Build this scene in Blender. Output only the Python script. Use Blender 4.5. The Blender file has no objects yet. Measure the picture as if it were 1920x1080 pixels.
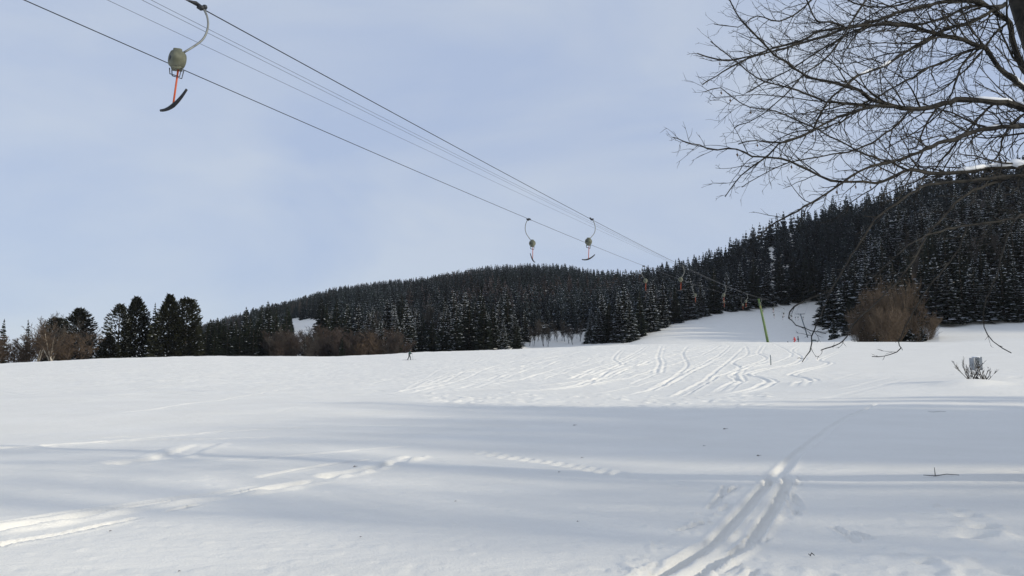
import bpy, math, random
import numpy as np
from mathutils import Vector, Matrix

random.seed(7)
RNG = np.random.default_rng(7)
S = bpy.context.scene
C = S.collection
rad = math.radians

# ---------------------------------------------------------------- camera
F = 1400.0                      # focal length in photo pixels (1920 wide)
PITCH = math.atan(160.0 / F)
CAMZ = 1.6
cam = bpy.data.cameras.new('camera')
cam.sensor_width = 36.0
cam.lens = 36.0 * F / 1920.0
cam.clip_start = 0.1
cam.clip_end = 8000.0
cam_o = bpy.data.objects.new('camera', cam)
cam_o.location = (0, 0, CAMZ)
cam_o.rotation_euler = (rad(90) + PITCH, 0, 0)
C.objects.link(cam_o)
S.camera = cam_o

# ---------------------------------------------------------------- sun and sky
SUN_EL = rad(19.0)
SUN_AZ = rad(113.0)             # clockwise from +Y: to the right and a little behind the camera
sdir = Vector((math.sin(SUN_AZ) * math.cos(SUN_EL), math.cos(SUN_AZ) * math.cos(SUN_EL), math.sin(SUN_EL)))
sun = bpy.data.lights.new('sun', 'SUN')
sun.energy = 3.2
sun.angle = rad(1.7)
sun.color = (1.0, 0.93, 0.77)
sun_o = bpy.data.objects.new('sun', sun)
sun_o.rotation_euler = sdir.to_track_quat('Z', 'Y').to_euler()
sun_o.location = (60, -20, 60)
C.objects.link(sun_o)

W = bpy.data.worlds.new('World')
S.world = W
W.use_nodes = True
wt = W.node_tree
wt.nodes.clear()
def wn(t, **k):
    n = wt.nodes.new(t)
    for a, b in k.items(): setattr(n, a, b)
    return n
out = wn('ShaderNodeOutputWorld')
bg = wn('ShaderNodeBackground'); bg.inputs['Strength'].default_value = 0.110
sky = wn('ShaderNodeTexSky'); sky.sky_type = 'NISHITA'; sky.sun_disc = False
sky.sun_elevation = SUN_EL; sky.sun_rotation = SUN_AZ
sky.altitude = 900; sky.air_density = 1.0; sky.dust_density = 0.8; sky.ozone_density = 1.5
tc = wn('ShaderNodeTexCoord')
mp = wn('ShaderNodeMapping'); mp.inputs['Scale'].default_value = (1.0, 1.0, 2.6); mp.inputs['Rotation'].default_value = (0.2, 0.35, 0.4)
nz = wn('ShaderNodeTexNoise'); nz.inputs['Scale'].default_value = 2.1; nz.inputs['Detail'].default_value = 7.0
nz.inputs['Roughness'].default_value = 0.52; nz.inputs['Distortion'].default_value = 0.4
rp = wn('ShaderNodeValToRGB')
rp.color_ramp.elements[0].position = 0.40; rp.color_ramp.elements[0].color = (4.3, 5.15, 6.95, 1)
rp.color_ramp.elements[1].position = 0.62; rp.color_ramp.elements[1].color = (5.35, 6.0, 7.15, 1)
mix = wn('ShaderNodeMix', data_type='RGBA'); mix.inputs[0].default_value = 0.86
wt.links.new(tc.outputs['Generated'], mp.inputs['Vector'])
wt.links.new(mp.outputs[0], nz.inputs['Vector'])
wt.links.new(nz.outputs['Fac'], rp.inputs[0])
wt.links.new(sky.outputs[0], mix.inputs[6])
wt.links.new(rp.outputs[0], mix.inputs[7])
wt.links.new(mix.outputs[2], bg.inputs['Color'])
wt.links.new(bg.outputs[0], out.inputs['Surface'])

S.view_settings.view_transform = 'Standard'
S.view_settings.look = 'None'
S.view_settings.exposure = 0.0
S.view_settings.gamma = 1.0
S.cycles.max_bounces = 6
S.cycles.diffuse_bounces = 3
S.render.film_transparent = False

# ---------------------------------------------------------------- helpers
CP, SP = math.cos(PITCH), math.sin(PITCH)
def at(px, py, Y):
    """the point that lies Y metres ahead of the camera seen in direction (px,py)"""
    cx = (px - 960.0) / F; cy = (540.0 - py) / F
    yd = CP - cy * SP; zd = SP + cy * CP
    s = Y / yd
    return Vector((cx * s, Y, CAMZ + zd * s))
def proj(x, y, z):
    zz = z - CAMZ
    fw = y * CP + zz * SP; up = zz * CP - y * SP
    return 960 + F * x / fw, 540 - F * up / fw

def tag(o, label=None, cat=None, group=None, kind=None):
    if label: o['label'] = label
    if cat: o['category'] = cat
    if group: o['group'] = group
    if kind: o['kind'] = kind
    return o
def empty(name, loc, label, cat, group=None, rz=0.0):
    o = bpy.data.objects.new(name, None)
    o.empty_display_size = 0.3
    o.location = loc; o.rotation_euler = (0, 0, rz)
    C.objects.link(o)
    return tag(o, label, cat, group)
def link_mesh(name, me, parent=None, smooth=False):
    o = bpy.data.objects.new(name, me)
    if parent is not None: o.parent = parent
    C.objects.link(o)
    if smooth: me.polygons.foreach_set('use_smooth', [True] * len(me.polygons))
    return o

class MB:
    def __init__(s): s.v = []; s.f = []; s.m = []
    def face(s, pts, m=0):
        n = len(s.v); s.v.extend([tuple(p) for p in pts]); s.f.append(tuple(range(n, n + len(pts)))); s.m.append(m)
    def tube(s, pts, rr, n=6, m=0, cap=True, squash=1.0):
        base = len(s.v); P = [Vector(p) for p in pts]; k = len(P)
        ref = None
        for i in range(k):
            t = (P[min(i + 1, k - 1)] - P[max(i - 1, 0)])
            if t.length < 1e-9: t = Vector((0, 0, 1))
            t.normalize()
            if ref is None:
                ref = Vector((0, 0, 1)) if abs(t.z) < 0.9 else Vector((1, 0, 0))
            a = t.cross(ref)
            if a.length < 1e-6: a = t.orthogonal()
            a.normalize(); b = t.cross(a); ref = -b if b.dot(ref) < 0 else b
            ref = a.cross(t)
            r = rr[i] if hasattr(rr, '__len__') else rr
            for j in range(n):
                q = 2 * math.pi * j / n
                s.v.append(tuple(P[i] + a * (math.cos(q) * r) + ref * (math.sin(q) * r * squash)))
        for i in range(k - 1):
            for j in range(n):
                j2 = (j + 1) % n
                s.f.append((base + i * n + j, base + i * n + j2, base + (i + 1) * n + j2, base + (i + 1) * n + j)); s.m.append(m)
        if cap:
            s.f.append(tuple(base + j for j in reversed(range(n)))); s.m.append(m)
            s.f.append(tuple(base + (k - 1) * n + j for j in range(n))); s.m.append(m)
    def box(s, c, d, m=0, rz=0.0, bev=0.0):
        cx, cy, cz = c; dx, dy, dz = d[0] / 2, d[1] / 2, d[2] / 2
        co, si = math.cos(rz), math.sin(rz)
        if bev <= 0:
            prof = [(-dx, -dy), (dx, -dy), (dx, dy), (-dx, dy)]
        else:
            b = bev
            prof = [(-dx + b, -dy), (dx - b, -dy), (dx, -dy + b), (dx, dy - b), (dx - b, dy), (-dx + b, dy), (-dx, dy - b), (-dx, -dy + b)]
        n = len(prof); base = len(s.v)
        for z in (-dz, dz):
            for x, y in prof:
                s.v.append((cx + x * co - y * si, cy + x * si + y * co, cz + z))
        for j in range(n):
            j2 = (j + 1) % n
            s.f.append((base + j, base + j2, base + n + j2, base + n + j)); s.m.append(m)
        s.f.append(tuple(base + j for j in reversed(range(n)))); s.m.append(m)
        s.f.append(tuple(base + n + j for j in range(n))); s.m.append(m)
    def lathe(s, c, prof, n=16, m=0, ax=(0, 0, 1), sq=1.0):
        z = Vector(ax).normalized(); x = z.orthogonal().normalized(); y = z.cross(x)
        base = len(s.v); c = Vector(c)
        for r, h in prof:
            for j in range(n):
                q = 2 * math.pi * j / n
                s.v.append(tuple(c + z * h + x * (r * math.cos(q)) + y * (r * sq * math.sin(q))))
        for i in range(len(prof) - 1):
            for j in range(n):
                j2 = (j + 1) % n
                s.f.append((base + i * n + j, base + i * n + j2, base + (i + 1) * n + j2, base + (i + 1) * n + j)); s.m.append(m)
        s.f.append(tuple(base + j for j in reversed(range(n)))); s.m.append(m)
        s.f.append(tuple(base + (len(prof) - 1) * n + j for j in range(n))); s.m.append(m)
    def ball(s, c, r, m=0, n=10, sc=(1, 1, 1)):
        base = len(s.v)
        for i in range(1, n // 2):
            th = math.pi * i / (n // 2)
            for j in range(n):
                q = 2 * math.pi * j / n
                s.v.append((c[0] + r * sc[0] * math.sin(th) * math.cos(q), c[1] + r * sc[1] * math.sin(th) * math.sin(q), c[2] + r * sc[2] * math.cos(th)))
        rows = n // 2 - 1
        for i in range(rows - 1):
            for j in range(n):
                j2 = (j + 1) % n
                s.f.append((base + i * n + j, base + (i + 1) * n + j, base + (i + 1) * n + j2, base + i * n + j2)); s.m.append(m)
        s.f.append(tuple(base + j for j in range(n))); s.m.append(m)
        s.f.append(tuple(base + (rows - 1) * n + j for j in reversed(range(n)))); s.m.append(m)
    def mesh(s, name, mats):
        me = bpy.data.meshes.new(name)
        me.from_pydata(s.v, [], s.f)
        for m in mats: me.materials.append(m)
        if len(mats) > 1: me.polygons.foreach_set('material_index', s.m)
        me.update()
        return me
    def build(s, name, mats, parent=None, smooth=False):
        if not isinstance(mats, (list, tuple)): mats = [mats]
        return link_mesh(name, s.mesh(name, mats), parent, smooth)

def np_mesh(name, v, f, mats, mi=None, smooth=False):
    me = bpy.data.meshes.new(name)
    nv, nf, k = len(v), len(f), f.shape[1]
    me.vertices.add(nv); me.vertices.foreach_set('co', np.ascontiguousarray(v, dtype=np.float32).ravel())
    me.loops.add(nf * k); me.loops.foreach_set('vertex_index', np.ascontiguousarray(f, dtype=np.int32).ravel())
    me.polygons.add(nf); me.polygons.foreach_set('loop_start', np.arange(0, nf * k, k, dtype=np.int32))
    for m in mats: me.materials.append(m)
    if mi is not None: me.polygons.foreach_set('material_index', mi.astype(np.int32))
    me.polygons.foreach_set('use_smooth', np.full(nf, smooth))
    me.update(calc_edges=True)
    return me

# ---------------------------------------------------------------- materials
def mat(name, c1, c2=None, scale=5.0, rough=0.8, bump=0.0, bscale=None, metal=0.0, spec=0.3, objrand=0.0, stretch=None):
    m = bpy.data.materials.new(name); m.use_nodes = True
    t = m.node_tree; p = t.nodes['Principled BSDF']
    p.inputs['Roughness'].default_value = rough; p.inputs['Metallic'].default_value = metal
    p.inputs['Specular IOR Level'].default_value = spec
    c2 = c2 or c1
    co = t.nodes.new('ShaderNodeTexCoord')
    src = co.outputs['Object']
    if stretch:
        mpn = t.nodes.new('ShaderNodeMapping'); mpn.inputs['Scale'].default_value = stretch
        t.links.new(src, mpn.inputs[0]); src = mpn.outputs[0]
    n = t.nodes.new('ShaderNodeTexNoise'); n.inputs['Scale'].default_value = scale; n.inputs['Detail'].default_value = 4
    t.links.new(src, n.inputs['Vector'])
    r = t.nodes.new('ShaderNodeValToRGB')
    r.color_ramp.elements[0].position = 0.35; r.color_ramp.elements[1].position = 0.65
    r.color_ramp.elements[0].color = (*c1, 1); r.color_ramp.elements[1].color = (*c2, 1)
    t.links.new(n.outputs['Fac'], r.inputs[0])
    last = r.outputs[0]
    if objrand:
        oi = t.nodes.new('ShaderNodeObjectInfo')
        hv = t.nodes.new('ShaderNodeHueSaturation')
        mm = t.nodes.new('ShaderNodeMapRange'); mm.inputs['To Min'].default_value = 1 - objrand; mm.inputs['To Max'].default_value = 1 + objrand
        t.links.new(oi.outputs['Random'], mm.inputs['Value']); t.links.new(mm.outputs[0], hv.inputs['Value'])
        t.links.new(last, hv.inputs['Color']); last = hv.outputs[0]
    t.links.new(last, p.inputs['Base Color'])
    if bump:
        b = t.nodes.new('ShaderNodeBump'); b.inputs['Strength'].default_value = bump
        n2 = t.nodes.new('ShaderNodeTexNoise'); n2.inputs['Scale'].default_value = bscale or scale * 3; n2.inputs['Detail'].default_value = 5
        t.links.new(src, n2.inputs['Vector']); t.links.new(n2.outputs['Fac'], b.inputs['Height'])
        t.links.new(b.outputs[0], p.inputs['Normal'])
    return m

def snow_material():
    m = bpy.data.materials.new('snow_ground'); m.use_nodes = True
    t = m.node_tree; p = t.nodes['Principled BSDF']
    p.inputs['Roughness'].default_value = 0.62
    p.inputs['Specular IOR Level'].default_value = 0.25
    co = t.nodes.new('ShaderNodeTexCoord')
    def noise(sc, det, stretch=(1, 1, 1), rough=0.55):
        mp_ = t.nodes.new('ShaderNodeMapping'); mp_.inputs['Scale'].default_value = stretch
        n = t.nodes.new('ShaderNodeTexNoise'); n.inputs['Scale'].default_value = sc; n.inputs['Detail'].default_value = det
        n.inputs['Roughness'].default_value = rough
        t.links.new(co.outputs['Object'], mp_.inputs[0]); t.links.new(mp_.outputs[0], n.inputs['Vector'])
        return n.outputs['Fac']
    a = noise(0.35, 4)
    r = t.nodes.new('ShaderNodeValToRGB')
    r.color_ramp.elements[0].position = 0.3; r.color_ramp.elements[1].position = 0.7
    r.color_ramp.elements[0].color = (0.835, 0.80, 0.725, 1); r.color_ramp.elements[1].color = (0.885, 0.85, 0.775, 1)
    t.links.new(a, r.inputs[0]); t.links.new(r.outputs[0], p.inputs['Base Color'])
    fine = noise(38.0, 3); mid = noise(3.2, 6, (1, 1.6, 1), 0.6); wide = noise(0.8, 3, (0.5, 1.4, 1))
    b1 = t.nodes.new('ShaderNodeBump'); b1.inputs['Strength'].default_value = 0.35; b1.inputs['Distance'].default_value = 0.018
    b2 = t.nodes.new('ShaderNodeBump'); b2.inputs['Strength'].default_value = 0.5; b2.inputs['Distance'].default_value = 0.045
    b3 = t.nodes.new('ShaderNodeBump'); b3.inputs['Strength'].default_value = 0.4; b3.inputs['Distance'].default_value = 0.12
    t.links.new(fine, b1.inputs['Height']); t.links.new(mid, b2.inputs['Height']); t.links.new(wide, b3.inputs['Height'])
    t.links.new(b3.outputs[0], b2.inputs['Normal']); t.links.new(b2.outputs[0], b1.inputs['Normal'])
    t.links.new(b1.outputs[0], p.inputs['Normal'])
    return m
M = {}
M['snow'] = snow_material()
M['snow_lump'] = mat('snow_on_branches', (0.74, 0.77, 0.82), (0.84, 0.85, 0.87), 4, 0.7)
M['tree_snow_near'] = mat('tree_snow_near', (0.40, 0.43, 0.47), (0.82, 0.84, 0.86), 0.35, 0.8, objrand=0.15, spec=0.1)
M['needle'] = mat('needles', (0.006, 0.009, 0.007), (0.019, 0.024, 0.015), 1.3, 0.9, objrand=0.35, spec=0.1)
M['needle_olive'] = mat('needles_olive', (0.010, 0.012, 0.007), (0.032, 0.033, 0.018), 1.0, 0.9, objrand=0.3, spec=0.1)
M['needle_blue'] = mat('needles_blue', (0.009, 0.013, 0.015), (0.022, 0.028, 0.030), 1.0, 0.9, objrand=0.3, spec=0.1)
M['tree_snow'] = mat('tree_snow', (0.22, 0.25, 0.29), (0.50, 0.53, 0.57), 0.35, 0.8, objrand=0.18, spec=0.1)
M['bark_dark'] = mat('bark_dark', (0.035, 0.028, 0.022), (0.075, 0.06, 0.045), 6, 0.9, 0.5, stretch=(1, 1, .3))
M['bark'] = mat('bark', (0.010, 0.009, 0.008), (0.038, 0.034, 0.027), 9, 0.9, 0.7, 40)
M['twig'] = mat('twig', (0.03, 0.025, 0.02), (0.07, 0.058, 0.042), 5, 0.9)
M['twig_brown'] = mat('twig_brown', (0.046, 0.032, 0.023), (0.095, 0.066, 0.043), 1.2, 0.9, objrand=0.25)
M['twig_grey'] = mat('twig_grey', (0.032, 0.027, 0.023), (0.07, 0.06, 0.05), 1.2, 0.9, objrand=0.25)
M['bark_pale'] = mat('bark_pale', (0.20, 0.17, 0.13), (0.42, 0.38, 0.32), 3, 0.85, stretch=(1, 1, .5))
M['steel'] = mat('galvanised_steel', (0.14, 0.15, 0.15), (0.24, 0.25, 0.24), 8, 0.55, metal=0.4)
M['steel_dark'] = mat('dark_steel', (0.02, 0.022, 0.026), (0.04, 0.043, 0.05), 8, 0.5, metal=0.3)
M['drum'] = mat('drum_plastic', (0.085, 0.09, 0.062), (0.15, 0.155, 0.115), 6, 0.6, 0.1)
M['orange'] = mat('orange_rod', (0.42, 0.075, 0.025), (0.55, 0.11, 0.04), 8, 0.45)
M['black'] = mat('black_rubber', (0.012, 0.013, 0.016), (0.03, 0.032, 0.036), 9, 0.55)
M['cable'] = mat('steel_rope', (0.025, 0.027, 0.032), (0.05, 0.053, 0.06), 20, 0.5, metal=0.4)
M['green'] = mat('green_paint', (0.095, 0.155, 0.05), (0.145, 0.21, 0.075), 2.5, 0.5, 0.08, stretch=(1, 1, .25))
M['grey_steel'] = mat('grey_pylon_paint', (0.07, 0.10, 0.11), (0.13, 0.16, 0.17), 4, 0.55)
M['wood_grey'] = mat('weathered_wood', (0.16, 0.17, 0.18), (0.30, 0.31, 0.32), 6, 0.85, 0.3, stretch=(6, 6, .6))
M['box_grey'] = mat('cabinet_grey', (0.27, 0.29, 0.31), (0.36, 0.38, 0.40), 3, 0.6)
M['box_dark'] = mat('cabinet_slot', (0.06, 0.075, 0.09), (0.10, 0.12, 0.14), 3, 0.7)
M['cloth_dark'] = mat('dark_ski_suit', (0.014, 0.018, 0.022), (0.03, 0.036, 0.042), 12, 0.8)
M['cloth_green'] = mat('green_jacket', (0.03, 0.06, 0.055), (0.05, 0.09, 0.08), 12, 0.8)
M['cloth_red'] = mat('red_jacket', (0.42, 0.02, 0.02), (0.55, 0.045, 0.035), 12, 0.7)
M['skin'] = mat('skin', (0.42, 0.26, 0.19), (0.5, 0.32, 0.24), 20, 0.6)
M['leaf'] = mat('dead_leaf', (0.05, 0.032, 0.02), (0.10, 0.06, 0.035), 30, 0.8)

# ---------------------------------------------------------------- noise
def vnoise(x, y, seed=0):
    xi = np.floor(x).astype(np.int64); yi = np.floor(y).astype(np.int64)
    fx = x - xi; fy = y - yi
    fx = fx * fx * (3 - 2 * fx); fy = fy * fy * (3 - 2 * fy)
    def h(a, b):
        n = (a * 374761393 + b * 668265263 + seed * 974634777) & 0xffffffff
        n = ((n ^ (n >> 13)) * 1274126177) & 0xffffffff
        n = n ^ (n >> 16)
        return (n & 0xffff) / 65535.0
    return (h(xi, yi) * (1 - fx) + h(xi + 1, yi) * fx) * (1 - fy) + (h(xi, yi + 1) * (1 - fx) + h(xi + 1, yi + 1) * fx) * fy - 0.5

# ---------------------------------------------------------------- terrain
def zpy(py, D): return at(960, py, D).z
def col(px, D, py): return (px - 960.0) / F
#        px    crest(D,py)  dip(dD, dz)  base(D, z or py)      ridge(D, treetop py)
NOD = [(-900, 120, 712,  40, -1.5, 230, -2.0,  900, 690),
       (0,    140, 682,  40, -1.5, 240,  1.0,  900, 672),
       (200,  145, 672,  40, -1.5, 240,  3.0, 1000, 655),
       (330,  148, 668,  40, -1.5, 250,  3.5, 1050, 630),
       (400,  150, 667,  40, -1.5, 260,  4.0, 1080, 607),
       (450,  150, 668,  40, -1.5, 270,  4.0, 1100, 594),
       (520,  150, 668,  40, -1.5, 280,  5.0, 1100, 574),
       (620,  150, 668,  40, -1.5, 290,  5.5, 1050, 543),
       (700,  150, 665,  40, -1.5, 290,  6.0, 1000, 532),
       (800,  150, 660,  40, -1.5, 290,  7.5,  950, 522),
       (860,  150, 658,  40, -1.5, 290,  8.5,  920, 510),
       (920,  150, 656,  40, -1.5, 300, 10.0,  900, 500),
       (1000, 150, 653,  40, -1.0, 320, 12.6,  880, 496),
       (1060, 150, 651,  40, -1.0, 325, 14.0,  860, 498),
       (1110, 150, 649,  40, -1.0, 315, 14.0,  800, 508),
       (1180, 152, 647,  40, -0.3, 300, 14.0,  720, 512),
       (1240, 154, 645,  40,  0.2, 330, 21.5,  640, 502),
       (1300, 155, 643,  40,  0.5, 352, 27.5,  600, 488),
       (1360, 155, 642,  40,  0.8, 370, 32.0,  560, 462),
       (1420, 155, 641,  40,  0.9, 388, 35.5,  530, 430),
       (1500, 155, 641,  40,  0.9, 412, 41.0,  500, 405),
       (1545, 155, 641,  40,  0.9, 420, 43.0,  490, 398),
       (1580, 152, 641,  40,  1.0, 330, 28.0,  480, 391),
       (1640, 148, 641,  38,  0.6, 270, 17.5,  470, 382),
       (1700, 142, 641,  36,  0.3, 240, 14.0,  460, 362),
       (1760, 135, 642,  34,  1.0, 232, 16.0,  455, 342),
       (1860, 125, 643,  34,  2.0, 232, 17.0,  440, 326),
       (1920, 120, 643,  34,  2.3, 232, 17.5,  430, 316),
       (2300, 110, 640,  34,  3.0, 240, 24.0,  420, 250),
       (3200, 100, 640,  34,  4.0, 240, 30.0,  420, 200)]
NU = np.array([(n[0] - 960.0) / F for n in NOD])
N_cD = np.array([n[1] for n in NOD], float)
N_cz = np.array([zpy(n[2], n[1]) for n in NOD])
N_dD = N_cD + np.array([n[3] for n in NOD])
N_dz = N_cz + np.array([n[4] for n in NOD])
N_bD = np.array([n[5] for n in NOD], float)
N_bz = np.array([n[6] for n in NOD], float)
N_rD = np.array([n[7] for n in NOD], float)
N_rz = np.array([zpy(n[8], n[7]) - (14.5 - (n[0] > 1450) * 5.0) for n in NOD])
N_rz = np.maximum(N_rz, N_bz * 0.6)

def macro(x, y):
    x = np.asarray(x, float); y = np.asarray(y, float)
    u = np.clip(x / np.maximum(y, 12.0), -3, 3)
    g = lambda a: np.interp(u, NU, a)
    cD, cz, dD, dz, bD, bz, rD, rz = map(g, (N_cD, N_cz, N_dD, N_dz, N_bD, N_bz, N_rD, N_rz))
    t = np.clip((y - 20) / (cD - 20), 0, 1)
    z = cz * t ** 1.8
    s = lambda a: a * a * (3 - 2 * a)
    t2 = np.clip((y - cD) / (dD - cD), 0, 1)
    z = np.where(y > cD, cz + (dz - cz) * s(t2), z)
    t3 = np.clip((y - dD) / (bD - dD), 0, 1)
    z = np.where(y > dD, dz + (bz - dz) * t3 ** 1.8, z)
    t4 = np.clip((y - bD) / (rD - bD), 0, 1)
    z = np.where(y > bD, bz + (rz - bz) * (0.75 * t4 + 0.25 * np.sin(t4 * math.pi / 2)), z)
    t5 = np.clip((y - rD) / (rD * 0.6), 0, 1)
    z = np.where(y > rD, rz * (1 - 0.45 * s(t5)), z)
    # bank with the shrubs on the right, gentle swells in the foreground
    z = z + 1.05 * np.exp(-(((x - 26) / 12.0) ** 2 + ((y - 42) / 11.0) ** 2))
    z = z + 0.35 * np.exp(-(((x - 9) / 5.0) ** 2 + ((y - 9) / 3.5) ** 2))
    z = z - 0.25 * np.exp(-(((x + 14) / 9.0) ** 2 + ((y - 22) / 7.0) ** 2))
    # unseen hill added right of the picture to shade the far slope and wood
    z = z + 120 * np.exp(-(((x - 430) / 110.0) ** 2 + ((y - 120) / 95.0) ** 2))
    return z
def H(x, y): return float(macro(np.array([x]), np.array([y]))[0])
def hit(px, py, y0=3.0, y1=170.0):
    """first point of the ground seen in direction (px,py)"""
    ys = np.exp(np.linspace(math.log(y0), math.log(y1), 500))
    a = at(px, py, 1.0); dx = a.x; dz = a.z - CAMZ
    gz = macro(dx * ys, ys); rz = CAMZ + dz * ys
    k = np.argmax(rz < gz)
    if not (rz < gz).any():
        k = int(np.argmin(rz - gz))
    y = ys[k]
    if k > 0:
        d0 = rz[k - 1] - gz[k - 1]; d1 = rz[k] - gz[k]
        if d0 > 0 > d1: y = ys[k - 1] + (ys[k] - ys[k - 1]) * d0 / (d0 - d1)
    return dx * y, float(y)

# grid
uf = np.arange(-0.95, 0.9501, 0.0016)
uo = 0.95 + np.cumsum(np.geomspace(0.004, 0.9, 42)); uo = uo[uo < 8]
ug = np.concatenate([-uo[::-1], uf, uo])
yb = np.array([-420, -250, -150, -100, -70, -50, -35, -22, -12, -5, -2.0])
yf = 8 * np.exp(np.arange(0, math.log(181 / 8.0), 0.0031)) - 8
yfar = yf[-1] + np.cumsum(np.geomspace(1.0, 26, 190)); yfar = yfar[yfar < 2600]
Yg = np.concatenate([yb, yf, yfar])
wr = np.where(Yg >= 0, Yg + 8, 8 + np.abs(Yg) * 1.5)
XX = ug[None, :] * wr[:, None]
YY = np.repeat(Yg[:, None], len(ug), 1)
ZZ = macro(XX, YY)
NR_B = len(yb); NRF = NR_B + len(yf)
# micro relief, only where the fine rows are
fx, fy = XX[NR_B:NRF], YY[NR_B:NRF]
fade = np.clip((175 - fy) / 15, 0, 1)
dz = 0.16 * vnoise(fx / 9, fy / 7, 1) + 0.07 * vnoise(fx / 3.1, fy / 2.2, 2)
# skied-out, chattered surface on the sunny part of the field
ski = np.clip((fy - 38 - 0.25 * np.abs(fx + 10)) / 25, 0, 1)
ang = rad(25)
ax_ = fx * math.cos(ang) + fy * math.sin(ang); ay_ = -fx * math.sin(ang) + fy * math.cos(ang)
dz += ski * (0.055 * vnoise(ax_ / 2.6, ay_ / 0.9, 3) + 0.05 * vnoise(fx / 0.9, fy / 1.3, 4) + 0.045 * vnoise(fx / .4, fy / .7, 14))
calm = 1 - 0.8 * np.clip((fx - 0.40 * fy + 4) / 8, 0, 1) * np.clip((fy - 60) / 20, 0, 1)
dz *= calm
dz += (1 - ski) * 0.012 * vnoise(fx / 0.6, fy / 0.35, 5)
MIC = dz * fade

def smooth_path(P, step):
    P = np.array(P, float); out = []
    n = len(P)
    for i in range(n - 1):
        p0 = P[max(i - 1, 0)]; p1 = P[i]; p2 = P[i + 1]; p3 = P[min(i + 2, n - 1)]
        L = np.linalg.norm(p2 - p1); k = max(2, int(L / step))
        for t in np.linspace(0, 1, k, endpoint=False):
            out.append(0.5 * ((2 * p1) + (-p0 + p2) * t + (2 * p0 - 5 * p1 + 4 * p2 - p3) * t * t + (-p0 + 3 * p1 - 3 * p2 + p3) * t ** 3))
    out.append(P[-1])
    return np.array(out)
def carve(P, width, depth, berm=0.5, rough=0.0, seed=0, side=0, smooth=True):
    """press a groove of that width and depth into the snow along P (world x,y)"""
    P = smooth_path(P, max(width, 0.25)) if smooth else np.array(P, float)
    R = width * 2.2
    # one signed distance field per path: keep the nearest segment
    ux = P[:, 0] / (P[:, 1] + 8)
    lo_c, hi_c = np.searchsorted(ug, [ux.min() - R / (P[:, 1].min() + 8), ux.max() + R / (P[:, 1].min() + 8)])
    lo_r, hi_r = np.searchsorted(yf, [P[:, 1].min() - R, P[:, 1].max() + R])
    if hi_c <= lo_c or hi_r <= lo_r: return
    D = np.full((hi_r - lo_r, hi_c - lo_c), 1e9, np.float32); T = np.zeros_like(D); SD = np.zeros_like(D)
    for i in range(len(P) - 1):
        a, b = P[i], P[i + 1]
        r0, r1 = np.searchsorted(yf, [min(a[1], b[1]) - R, max(a[1], b[1]) + R])
        if r1 <= r0: continue
        ymin = max(min(a[1], b[1]) - R, 0)
        us = [min(a[0], b[0]) - R, max(a[0], b[0]) + R]
        vmin, vmax = ymin + 8, max(a[1], b[1]) + R + 8
        ulo = us[0] / (vmin if us[0] < 0 else vmax); uhi = us[1] / (vmin if us[1] > 0 else vmax)
        c0, c1 = np.searchsorted(ug, [ulo, uhi])
        c0 = max(c0, lo_c); c1 = min(c1, hi_c); r0 = max(r0, lo_r); r1 = min(r1, hi_r)
        if c1 <= c0 or r1 <= r0: continue
        x = fx[r0:r1, c0:c1]; y = fy[r0:r1, c0:c1]
        d = b - a; L2 = d @ d
        if L2 < 1e-9: continue
        t = np.clip(((x - a[0]) * d[0] + (y - a[1]) * d[1]) / L2, 0, 1)
        qx = x - (a[0] + t * d[0]); qy = y - (a[1] + t * d[1])
        dist = np.sqrt(qx * qx + qy * qy)
        sg = np.sign(d[0] * qy - d[1] * qx)
        s_ = (slice(r0 - lo_r, r1 - lo_r), slice(c0 - lo_c, c1 - lo_c))
        m = dist < D[s_]
        D[s_] = np.where(m, dist, D[s_]); T[s_] = np.where(m, i + t, T[s_]); SD[s_] = np.where(m, sg, SD[s_])
    q = D / (width * 0.5)
    tt = T / max(len(P) - 1, 1)
    ends = np.clip(np.minimum(tt, 1 - tt) * 14, 0, 1)
    prof = -np.clip(1.4 - q ** 3.5 * 1.4, 0, 1) + berm * np.exp(-((q - 1.55) / 0.42) ** 2) * (1 + 0.7 * side * SD)
    sub = (slice(lo_r, hi_r), slice(lo_c, hi_c))
    if rough: prof = prof * (1 + rough * 2 * vnoise(fx[sub] / 0.28, fy[sub] / 0.28, seed + 50))
    prof = np.where(D < R, prof, 0)
    if P[0][1] > 30: depth = depth * .34
    MIC[sub] += depth * prof * ends
def blob(x, y, rx, ry, h, ang=0.0):
    R = max(rx, ry) * 2.5
    if y < 0.5: return
    r0, r1 = np.searchsorted(yf, [y - R, y + R])
    u0 = (x - R) / (y + 8 + (R if x - R > 0 else -min(R, y + 7))); u1 = (x + R) / (y + 8 + (-min(R, y + 7) if x + R > 0 else R))
    c0, c1 = np.searchsorted(ug, [u0, u1])
    X = fx[r0:r1, c0:c1] - x; Y = fy[r0:r1, c0:c1] - y
    ca, sa = math.cos(ang), math.sin(ang)
    a = (X * ca + Y * sa) / rx; b = (-X * sa + Y * ca) / ry
    MIC[r0:r1, c0:c1] += h * np.exp(-(a * a + b * b) ** 1.5)
def pxpath(L): return [hit(*p) for p in L]
def off(P, d):
    P = np.array(P, float); t = np.gradient(P, axis=0); n = np.stack([-t[:, 1], t[:, 0]], 1); n /= np.linalg.norm(n, axis=1)[:, None] + 1e-9
    return P + n * d

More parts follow.
